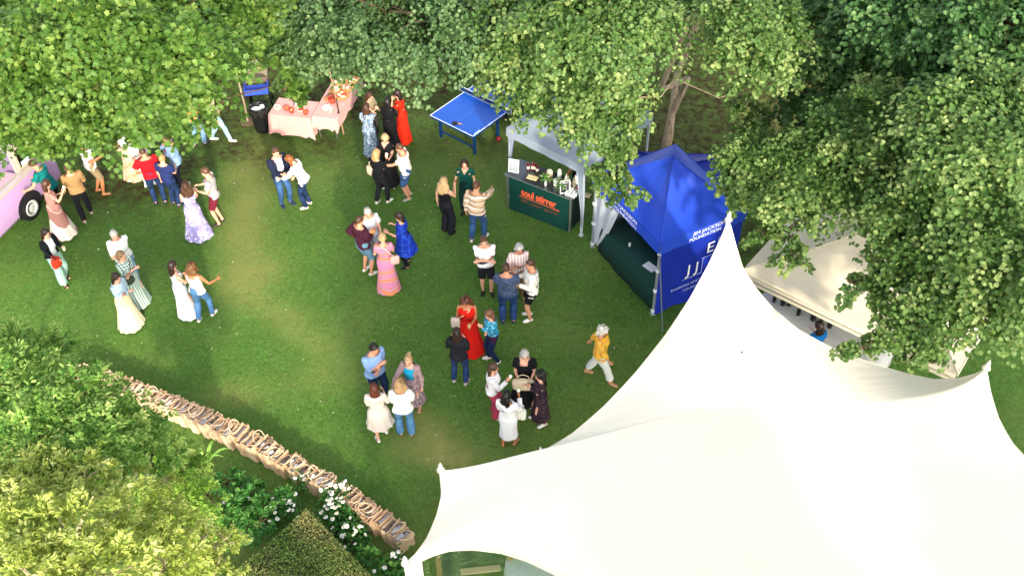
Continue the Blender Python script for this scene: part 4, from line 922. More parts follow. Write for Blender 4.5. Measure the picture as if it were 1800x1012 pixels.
# pizza oven on its stand, blue tray, bin
p = at(462, 185, 0); o = thing('pizza_oven', 'outdoor pizza oven with blue side tray beside the black bin', 'oven', (p.x, p.y, 0), .15)
mb = MB()
for x in (-.3, .3):
    for y in (-.22, .22): mb.tube([(x, y, 0), (x*.8, y*.8, .85)], .025, 6)
mb.build('stand', M_DARKMETAL, o)
mb = MB(); mb.box((0, .05, .95), (.62, .5, .16)); mb.build('oven_body', plain('#7b6a55', .5, .4), o)
mb = MB(); n = 12; mb.loft([[(-.31*k, .05-.25, 1.03), (-.22*k, .05-.25, 1.14), (0, .05-.25, 1.19), (.22*k, .05-.25, 1.14), (.31*k, .05-.25, 1.03)] for k in (1,)]+[[(-.31, .30, 1.03), (-.22, .30, 1.14), (0, .30, 1.19), (.22, .30, 1.14), (.31, .30, 1.03)]], False, False); mb.build('oven_hood', plain('#9c8a70', .6), o, True)
mb = MB(); mb.box((-.05, .1, 1.26), (.36, .3, .14), taper=.8); mb.build('lid_box', plain('#d8bfae', .8), o)
mb = MB(); mb.box((0, -.52, .86), (.62, .46, .02)); mb.box((0, -.75, .93), (.64, .02, .16)); mb.box((-.31, -.52, .93), (.02, .46, .16)); mb.box((.31, -.52, .93), (.02, .46, .16)); mb.build('tray', plain('#3450c4', .45), o)
p = at(463, 228, 0); o = thing('litter_bin', 'black litter bin with a bag liner and white plates inside beside the pink table', 'bin', (p.x, p.y, 0))
mb = MB(); mb.lathe((0, 0, 0), [(.19, 0), (.22, .1), (.25, .72), (.27, .74), (.27, .78), (.24, .76), (.22, .6)], 18); mb.build('bin_body', plain('#1a1a1c', .4), o, True)
mb = MB(); rings = [[((.255+.03*math.sin(j*3+k))*math.cos(2*math.pi*j/16), (.255+.03*math.sin(j*3+k))*math.sin(2*math.pi*j/16), z) for j in range(16)] for k, z in enumerate((.56, .70, .80, .66))]; mb.loft(rings, False); mb.build('liner', plain('#2a2826', .25), o, True)
mb = MB(); mb.lathe((-.06, -.08, .70), [(.13, 0), (.14, .03), (.10, .05)], 14); mb.lathe((.09, .05, .66), [(.08, 0), (.06, .1)], 9); mb.build('paper_plate', plain('#e9e7e0', .7), o)
# ------------------------------------------------------------------ ice cream van
va, vb = at(62, 384, 0), at(0, 447, 0)
d = Vector((vb.x-va.x, vb.y-va.y, 0)).normalized(); vrz = math.atan2(d.y, d.x)       # local x runs back along the van, local y towards the lawn is negative
van = thing('ice_cream_van', 'lilac and cream ice cream van with an open serving hatch at the left edge', 'van', (va.x, va.y, 0), vrz)
M_LIL = plain('#b391bb', .3, 0, .05, 4, .5); M_CRV = plain('#aca49b', .35, 0, .05, 4, .5)
side = 1.0
# local +y: which side is the lawn? (the lawn lies to the right of the side wall)
sgn = -1 if (Matrix.Rotation(vrz, 3, 'Z') @ Vector((0, 1, 0))).x > 0 else 1      # sgn * y points into the van
def vb_(c, s): return (c[0], c[1]*sgn, c[2]), s
XF, XB = -1.35, 4.2
def body_profile(x0, x1, z0, z1, y0, y1, m, name, round_=.12, parent=van):
    rings = []
    for x, k in ((x0, .72), (x0+.05, .9), (x0+.15, 1), (x1-.15, 1), (x1, .8)):
        yc, zc = (y0+y1)/2, (z0+z1)/2; hy, hz_ = (y1-y0)/2*(.8+.2*k), (z1-z0)/2*(.86+.14*k); pts = []
        for (sy, sz) in ((-1, -1), (1, -1), (1, 1), (-1, 1)):
            for a in (0, 1, 2):
                an = {(-1, -1): math.pi, (1, -1): 1.5*math.pi, (1, 1): 0, (-1, 1): .5*math.pi}[(sy, sz)]+a*math.pi/4
                pts.append((x, (yc+sy*(hy-round_)+round_*math.cos(an))*sgn, zc+sz*(hz_-round_)+round_*math.sin(an)))
        rings.append(pts)
    mb = MB(); mb.loft(rings); return mb.build(name, m, parent, True)
body_profile(XF, XB, .28, 1.22, 0, 1.9, M_LIL, 'lower_body')
mb = MB(); c, s = vb_((1.42, .02, 1.25), (5.4, .10, .16)); mb.box(c, s); mb.build('waist_strip', M_CRV, van)
# upper shell: rear side, roof, posts; serving hatch opening between x = .35 and 2.6
for (x0, x1) in ((-1.2, -.12), (2.75, 4.1)):
    mb = MB(); c, s = vb_(((x0+x1)/2, .08, 1.78), (x1-x0, .07, .92)); mb.box(c, s); mb.build('side_panel', M_CRV, van)
mb = MB(); c, s = vb_((1.32, .08, 2.17), (2.9, .065, .14)); mb.box(c, s); mb.build('hatch_header', M_CRV, van)
mb = MB(); c, s = vb_((1.9, 1.84, 1.75), (4.3, .07, 1.0)); mb.box(c, s); mb.build('far_side_panel', M_CRV, van)
mb = MB(); c, s = vb_((4.08, .95, 1.75), (.06, 1.7, 1.0)); mb.box(c, s); mb.build('rear_panel', M_CRV, van)
mb = MB(); c, s = vb_((1.5, .98, 2.29), (5.5, 1.95, .09)); mb.box(c, s); mb.build('roof', plain('#e6dfe4', .4), van)
mb = MB(); c, s = vb_((1.3, .16, 1.30), (2.8, .42, .04)); mb.box(c, s); mb.build('serving_counter', plain('#c9a7b8', .4), van)
mb = MB(); c, s = vb_((1.9, 1.75, 1.6), (3.9, .05, .6)); mb.box(c, s); mb.build('inner_wall', plain('#d6a6c6', .6), van)
# dark window with frame beside the hatch
mb = MB(); c, s = vb_((-.52, .03, 1.66), (.55, .03, .5)); mb.box(c, s); w_ = mb.build('window', plain('#0c100f', .08, 0, .05, spec=.6), van)
mb = MB()
for cc_, ss_ in (((-.52, .02, 1.38), (.64, .05, .05)), ((-.52, .02, 1.94), (.64, .05, .05)), ((-.82, .02, 1.66), (.05, .05, .6)), ((-.22, .02, 1.66), (.05, .05, .6))): c, s = vb_(cc_, ss_); mb.box(c, s)
mb.build('frame', plain('#b9a98f', .5), w_)
mb = MB(); c, s = vb_((-.44, .01, 1.47), (.26, .012, .12)); mb.box(c, s); mb.build('price_card', plain('#c9e2e0', .6), w_)
for x in (-.02, 3.3):
    mb = MB(); ar_ = [(x+.43*math.cos(math.pi*j/14), -.012*sgn, .36+.43*math.sin(math.pi*j/14)) for j in range(15)]; mb.add(ar_+[(x-.43, -.012*sgn, .27), (x+.43, -.012*sgn, .27)], [tuple(range(17))]); mb.build('wheel_arch', plain('#141216', .9), van)
    mb = MB(); pr = [(.02, .12), (.2, .13), (.30, .10), (.33, .05), (.33, -.05), (.30, -.1), (.02, -.1)]
    mb.loft([[(x+r_*math.cos(2*math.pi*j/20), (.095+yy)*sgn, .33+r_*math.sin(2*math.pi*j/20)) for j in range(20)] for r_, yy in [(.18, -.10), (.30, -.12), (.33, -.07), (.33, .08), (.28, .1)]]); wh = mb.build('wheel', plain('#121214', .8), van, True)
    mb = MB(); mb.loft([[(x+r_*math.cos(2*math.pi*j/18), (.095+yy)*sgn, .33+r_*math.sin(2*math.pi*j/18)) for j in range(18)] for r_, yy in [(.215, -.125), (.19, -.14), (.15, -.12), (.06, -.13), (.02, -.14)]]); mb.build('rim', plain('#dcdcd8', .35, .3), wh, True)
for k, z in enumerate((1.0,)):
    mb = MB(); c, s = vb_((-1.34, .35, .75), (.05, .2, .14)); mb.box(c, s); mb.build('headlight', plain('#e8e6dc', .15), van)
# ------------------------------------------------------------------ row of kraft paper bags
M_KRAFT = plain('#bf9f7f', .85, 0, .14, 12); M_KRAFT2 = plain('#ccb092', .85, 0, .12, 11); M_HAND = plain('#dcbd9c', .8, 0, .1); M_INNER = plain('#9d7c5c', .9)
M_TIS = plain('#b4b3ba', .6, 0, .45, 26); M_TAGM = plain('#eceef0', .5); M_TIS2 = plain('#6e6660', .7, 0, .4, 24)
def bag_meshes(seed):
    r = random.Random(seed); w, dd, h = .35, .15, .42; out = {}
    mb = MB(); lo = []; n = 4
    def ring(z, kx, ky, j): return [(x*kx+r.uniform(-j, j), y*ky+r.uniform(-j, j), z+r.uniform(-j, j)) for x, y in
        [(-w/2, -dd/2), (-w/4, -dd/2), (0, -dd/2), (w/4, -dd/2), (w/2, -dd/2), (w/2+.0, 0), (w/2, dd/2), (w/4, dd/2), (0, dd/2), (-w/4, dd/2), (-w/2, dd/2), (-w/2, 0)]]
    r0 = ring(0, .96, .92, .002); r1_ = ring(h*.5, 1, 1, .006); r2_ = ring(h, 1.02, 1.0, .012)
    for q in (5, 11): x, y, z = r1_[q]; r1_[q] = (x*.90, y, z); x, y, z = r2_[q]; r2_[q] = (x*.84, y, z-.012)
    for q in (0, 4, 6, 10): x, y, z = r2_[q]; r2_[q] = (x, y, z+.018)
    ri = [(x*.96, y*.9, z-.004) for x, y, z in r2_]; rb_ = [(x*.93, y*.85, h*.55) for x, y, z in r0]
    mb.loft([r0, r1_, r2_, ri, rb_], True); out['body'] = mb
    mb = MB(); 
    mb.box((r.uniform(-.07, -.03), r.uniform(-.01, .01), h*.84+r.uniform(-.05, .02)), (r.uniform(.12, .18), .085, .10), rz=r.uniform(-.12, .12), rx=r.uniform(-.12, .12))
    mb.box((.09+r.uniform(-.02, .02), 0, h*.70), (.10, .08, .10), rz=r.uniform(-.2, .2))
    out['contents'] = mb
    mb = MB(); mb.box((r.uniform(-.13, .0), r.uniform(-.03, .03), h*.95), (.09, .055, .012), rz=r.uniform(-.5, .5), rx=.3); out['gift_tag'] = mb
    for s in (-1, 1):
        mb = MB(); ph = r.uniform(-.05, .05); lean = r.uniform(.9, 1.5)*r.choice((-1, -1, 1)); L = r.uniform(.22, .32); pts = []
        for j in range(11):
            a = math.pi*j/10; x = -.11*math.cos(a)*(1+.45*math.sin(a))+ph*1.8*math.sin(a); hgt = L*math.sin(a)**.8 if 0 < j < 10 else 0
            pts.append((x, s*dd*.46+hgt*math.sin(lean)*1.0, h-.02+hgt*abs(math.cos(lean))*.75+.03*math.sin(a)))
        mb.tube(pts, .0105, 5); out['handle%d' % s] = mb
    return out
variants = []
for sd_ in range(6):
    bm_ = bag_meshes(sd_); ms = {}
    for k, mb in bm_.items():
        nm = 'handle' if k.startswith('handle') else k
        ob = mb.build(nm, {'body': (M_KRAFT, M_KRAFT2)[sd_ % 2], 'contents': (M_TIS, M_TIS2)[sd_ % 3 == 2], 'gift_tag': M_TAGM}.get(nm, M_HAND), None, nm == 'handle')
        ms[k] = ob.data; bpy.data.objects.remove(ob)
    variants.append(ms)
row_px = [(140, 672), (200, 690), (262, 712), (322, 738), (392, 768), (470, 806), (545, 852), (610, 888), (668, 930), (722, 968)]
row = [at(px, py-3, 0) for px, py in row_px]
seg = [0]
for i in range(1, len(row)): seg.append(seg[-1]+(row[i]-row[i-1]).length)
def along(s):
    for i in range(1, len(row)):
        if s <= seg[i] or i == len(row)-1:
            u = (s-seg[i-1])/(seg[i]-seg[i-1]); return row[i-1].lerp(row[i], u), (row[i]-row[i-1]).normalized()
rb = random.Random(12); s = .05; nb = 0
while s < seg[-1]:
    p, dr = along(s); side_ = Vector((-dr.y, dr.x, 0)); p = p+side_*rb.gauss(0, .025)
    o = thing('paper_bag', 'open brown kraft paper gift bag with rope handles in the long row on the lawn', 'bag', (p.x, p.y, 0), math.atan2(dr.y, dr.x)+math.pi/2+rb.gauss(0, .07), 'kraft paper bags lined up across the lawn')
    o.rotation_euler = (rb.gauss(-.10, .05), rb.gauss(0, .02), o.rotation_euler[2]); sc_ = rb.uniform(.96, 1.05); o.scale = (sc_, sc_, sc_*rb.uniform(.95, 1.05))
    ms = variants[rb.randrange(6)]
    for k, me_ in ms.items():
        if k == 'gift_tag' and rb.random() > .3 or k.startswith('handle') and rb.random() > .62: continue
        link(bpy.data.objects.new('handle' if k.startswith('handle') else k, me_), o)
    s += rb.uniform(.135, .175); nb += 1
# ------------------------------------------------------------------ people
SKIN = {}
def skin_mat(k):
    if k not in SKIN:
        t = NT('skin'); c = srgb({'f': '#e0a98c', 'm': '#cf9272', 't': '#b9774f', 'd': '#6b4530', 'p': '#e8b9a0'}[k]); co = t.coords()
        SKIN[k] = t.fin(t.mix(t.noise(co, 9, 3), tuple(x*.88 for x in c), c), .5, 0, .3)
    return SKIN[k]
def hair_mat(h):
    key = ('hair', h)
    if key not in _mats:
        t = NT('hair'); co = t.coords(); c = srgb(h); f = t.noise(t.mapping(co, (1, 1, .12)), 60, 3, .7)
        t.bump(f, .8, .006); _mats[key] = t.fin(t.mix(f, tuple(x*.55 for x in c), tuple(min(1, x*1.3) for x in c)), .45, 0, .4)
    return _mats[key]
def ik(a, c, l1, l2, pole):
    a, c = Vector(a), Vector(c); d = c-a; L = min(d.length, (l1+l2)*.995); d = d.normalized(); c2 = a+d*L
    x = (l1*l1-l2*l2+L*L)/(2*L); h = math.sqrt(max(0, l1*l1-x*x)); p = Vector(pole); p = p-d*p.dot(d)
    if p.length < 1e-5: p = d.orthogonal()
    return a+d*x+p.normalized()*h, c2

HANDS = {   # hand target for the right-hand side (mirrored for the left): x out, y forward, z up, plus elbow pole
    'side': ((.27, .03, .80), (.4, -1, 0)), 'drink': ((.13, .30, 1.17), (.22, -.5, -1)), 'high': ((.12, .28, 1.32), (.3, -.2, -1)), 'mouth': ((.06, .17, 1.46), (.8, .1, -1)),
    'fold': ((-.10, .20, 1.17), (.3, -.15, -1)), 'hip': ((.20, .04, 1.0), (1, -.6, 0)), 'pocket': ((.21, .08, .88), (.7, -1, 0)), 'reach': ((.18, .50, 1.22), (.5, -.3, -1)),
    'low': ((.12, .26, .98), (.6, -.6, -.6)), 'out': ((.45, .22, 1.10), (.2, -.4, -1)), 'head': ((.14, .10, 1.60), (1, .3, 0)), 'back': ((.12, -.20, .98), (1, -.3, 0)), 'swing': ((.24, .26, .90), (.3, -1, -.3)), 'swingb': ((.27, -.25, .92), (.5, -1, 0)), 'chest': ((.02, .22, 1.25), (.3, -.1, -1)), 'lean': ((.42, .38, 1.15), (.6, -.3, -.6)),
    'reachup': ((.25, .48, 1.42), (.6, -.1, -1))}

def finger_tubes(mb, wrist, hand_dir, palm_n, s, sgn, curl):
    h = hand_dir.normalized(); n = palm_n - h*palm_n.dot(h); n.normalize(); sd_ = h.cross(n)*sgn     # sd_ points to the thumb side
    k0 = wrist + h*.075*s
    for i, (off, L) in enumerate(((.026, .070), (.009, .078), (-.009, .073), (-.026, .058))):
        p0 = k0 + sd_*off*s; pts = [p0-h*.02*s]; d = h.copy(); p = p0
        for j in range(3):
            ang = curl*(.35+.4*j); d2 = (h*math.cos(ang)+n*math.sin(ang)); pts.append(p.copy()); p = p+d2*L*s*(.42, .32, .26)[j]
        pts.append(p); mb.tube(pts, [.0095*s, .0095*s, .009*s, .008*s, .006*s], 6)
    t0 = wrist + h*.025*s + sd_*.022*s; td = (h*.6+sd_*.75+n*.25).normalized()
    mb.tube([t0-td*.01*s, t0+td*.03*s, t0+td*.05*s+h*.012*s, t0+td*.062*s+h*.028*s], [.012*s, .0115*s, .01*s, .007*s], 6)

PEOPLE = []
def torso_profile(sex):
    if sex == 'm':
        return [(.80, .06, .06, 0), (.85, .150, .105, 0), (.92, .165, .115, -.005), (1.00, .155, .110, 0), (1.10, .148, .105, .005), (1.20, .160, .112, .008), (1.30, .178, .118, .008), (1.38, .182, .108, 0), (1.44, .130, .078, -.012), (1.48, .062, .058, -.012), (1.54, .052, .054, .0)]
    return [(.80, .06, .06, 0), (.85, .150, .108, 0), (.92, .170, .118, -.012), (1.00, .150, .105, -.004), (1.09, .122, .090, .004), (1.18, .132, .100, .012), (1.27, .152, .122, .026), (1.34, .160, .108, .012), (1.41, .142, .080, -.004), (1.45, .075, .058, -.012), (1.49, .047, .047, -.008), (1.54, .043, .045, .0)]

def make_person(label, p, h=1.68, a=180, sex='f', skin='f', hair=('long', '#4a3020'), arms=('side', 'drink'), lean=0, yaw=0, nod=8, stance=.1, stride=0, girth=1.0, wear=(), group=None, off=(0, 0), z=0.0, loc=None, curl=.9):
    g = loc if loc is not None else at(p[0], p[1], 0)
    root = thing('person', label, 'person', (g.x+off[0], g.y+off[1], z), -R(a), group)
    s = h*.965/1.72; gx = girth
    rp = random.Random(len(PEOPLE)*13+5); yaw += rp.uniform(-14, 14); nod += rp.uniform(-5, 8); lean += rp.uniform(-1.5, 4); hipsh = rp.uniform(-.03, .03)
    piv = Vector((0, 0, .95)); Rl = Matrix.Rotation(-R(lean), 3, 'X') @ Matrix.Rotation(R(rp.uniform(-3, 3)), 3, 'Y') @ Matrix.Rotation(R(rp.uniform(-9, 9)), 3, 'Z')
    def up(v):
        v = Vector(v)
        k = min(1, max(0, (v.z-.90)/.15))
        w = piv+Rl@(v-piv); return (v.lerp(w, k))*s
    mb = MB(); prof = torso_profile(sex); rings = []
    for zz, rx, ry, yo in prof:
        gk = gx if zz < 1.42 else 1
        rings.append([up((rx*gk*math.cos(t_)*(1+.05*math.cos(2*t_)), yo+ry*gk*math.sin(t_), zz)) for t_ in np.linspace(0, 2*math.pi, 15)[:-1]])
    mb.loft(rings)
    # head
    hb = up((0, .012, 1.52)); Rh = Rl @ Matrix.Rotation(-R(yaw), 3, 'Z') @ Matrix.Rotation(-R(nod), 3, 'X')
    def hd(v): return hb + (Rh @ Vector(v))*s
    hr = [(-.03, .036, .044, .030), (0, .052, .064, .028), (.035, .062, .080, .020), (.075, .070, .090, .014), (.115, .074, .096, .008), (.15, .072, .096, .002), (.185, .060, .082, -.002), (.21, .038, .055, -.004), (.222, .012, .018, -.004)]
    mb.loft([[hd((rx*math.cos(t_), yo+ry*math.sin(t_), zz)) for t_ in np.linspace(0, 2*math.pi, 13)[:-1]] for zz, rx, ry, yo in hr])
    mb.add([hd(v) for v in ((-.018, .098, .045), (.018, .098, .045), (0, .132, .052), (0, .098, .105), (0, .07, .06))], [(0, 1, 2), (1, 3, 2), (3, 0, 2), (0, 3, 4), (3, 1, 4), (1, 0, 4)])
    for e in (-1, 1): mb.tube([hd((e*.068, -.005, .05)), hd((e*.082, -.012, .075)), hd((e*.076, -.008, .105))], [.012*s, .018*s, .012*s], 6)
    mb.tube([up((0, -.01, 1.42)), up((0, 0, 1.5)), hd((0, .005, .04))], [.06*s*(1 if sex == 'm' else .82), .054*s*(1 if sex == 'm' else .82), .05*s], 10)
    bones = [('torso', up((0, 0, .86)), up((0, 0, 1.16)), .155*gx*s, 0, .5), ('torso', up((0, 0, 1.16)), up((0, 0, 1.45)), .15*gx*s, .5, 1), ('head', hd((0, 0, .0)), hd((0, 0, .17)), .085*s, 0, 1)]
    fing = MB(); info = {}
    ar = 1.0 if sex == 'm' else .84; shx = .195*gx**.5 if sex == 'm' else .168*gx**.5
    for e, spec in ((-1, arms[0]), (1, arms[1])):
        (tx, ty, tz), (px_, py_, pz_) = HANDS[spec] if isinstance(spec, str) else spec
        tx += rp.uniform(-.03, .04); ty += rp.uniform(-.03, .03); tz += rp.uniform(-.04, .04); px_ += rp.uniform(-.15, .2)
        sh = up((e*shx, -.005, 1.395)); tgt = up((e*tx, ty, tz)) if spec not in ('side', 'pocket', 'hip') else Vector((e*tx, ty, tz))*s
        if lean > 15 and spec == 'side': tgt = up((e*tx, ty+.1, tz))
        el, wr = ik(sh, tgt, .285*s, .255*s, Rl @ Vector((e*px_, py_, pz_)))
        fd = (wr-el).normalized()
        mb.tube([up((e*.10, -.005, 1.36)), sh, sh.lerp(el, .3), sh.lerp(el, .7), el, el.lerp(wr, .25), el.lerp(wr, .65), wr, wr+fd*.03*s], [x*s*ar for x in (.055, .060, .054, .045, .040, .043, .036, .027, .026)], 10)
        palm_n = Vector((-e, 0, 0)) if abs(fd.z) > .6 else Vector((-e*.8, -.2, -.3))
        palm_n = palm_n-fd*palm_n.dot(fd); palm_n.normalize(); wd = fd.cross(palm_n)
        mb.loft(tube_rings([wr-fd*.02*s, wr+fd*.03*s, wr+fd*.065*s, wr+fd*.088*s], [(.024*s*ar, .019*s), (.036*s*ar, .019*s), (.040*s*ar, .017*s), (.036*s*ar, .013*s)], 10, wd))
        finger_tubes(fing, wr, fd, palm_n, s*(1 if sex == 'm' else .92), e, curl if spec not in ('side', 'swing', 'swingb') else .35)
        bones += [('uarm', sh, el, .052*s, 0, 1), ('farm', el, wr, .040*s, 0, 1), ('hand', wr, wr+fd*.12*s, .035*s, 0, 1)]
        info['hand%d' % e] = wr+fd*.085*s; info['pn%d' % e] = palm_n
    lr = 1.0 if sex == 'm' else .97
    for e in (-1, 1):
        hp_ = Vector((e*.085*gx, 0, .90))*s; fy = stride*e + (rp.uniform(-.05, .06) if not stride else 0); an = Vector((e*stance*rp.uniform(.85, 1.25), fy, .085+(.05 if fy < 0 and stride else 0)))*s
        if stride and fy < 0: an.z = .11*s
        kn, an = ik(hp_, an, .425*s, .42*s, (e*.12, 1, 0))
        mb.tube([hp_+Vector((0, 0, .03*s)), hp_.lerp(kn, .2), hp_.lerp(kn, .6), kn, kn.lerp(an, .3), kn.lerp(an, .7), an, an-Vector((0, 0, .03*s))], [x*s*lr*(gx if i_ < 3 else 1) for i_, x in enumerate((.084, .086, .070, .052, .055, .042, .034, .034))], 12)
        fdir = Vector((e*.22, 1, 0)).normalized(); tp = -.25 if (stride and fy < 0) else 0
        hl = an-fdir*.055*s; fz = an.z-.055*s
        fp = [Vector((0, 0, 0))]*5
        fp = [an-fdir*.06*s+Vector((0, 0, -.045*s)), an-fdir*.03*s+Vector((0, 0, -.04*s)), an+fdir*.06*s+Vector((0, 0, -.05*s+tp*.06*s)), an+fdir*.13*s+Vector((0, 0, -.060*s+tp*.13*s)), an+fdir*.175*s+Vector((0, 0, -.066*s+tp*.175*s))]
        wv = fdir.cross(Vector((0, 0, 1)))
        mb.loft(tube_rings(fp, [(.026*s, .026*s), (.034*s, .036*s), (.040*s, .030*s), (.042*s, .021*s), (.026*s, .013*s)], 10, wv))
        bones += [('thigh', hp_, kn, .075*s*gx, 0, 1), ('shin', kn, an, .048*s, 0, 1), ('foot', an-fdir*.04*s-Vector((0, 0, .05*s)), an+fdir*.16*s-Vector((0, 0, .06*s)), .045*s, 0, 1)]
        info['an%d' % e] = an; info['fd%d' % e] = fdir
    raw = mesh_obj('body', mb.v, mb.f, skin_mat(skin), root)
    md = raw.modifiers.new('remesh', 'REMESH'); md.mode = 'VOXEL'; md.voxel_size = .0205
    sm_ = raw.modifiers.new('smooth', 'SMOOTH'); sm_.factor = .5; sm_.iterations = 3
    PEOPLE.append(dict(root=root, raw=raw, bones=bones, fing=fing, s=s, up=up, hd=hd, sex=sex, hair=hair, wear=wear, gx=gx, info=info, skin=skin, Rl=Rl, seed=len(PEOPLE)))
    return PEOPLE[-1]

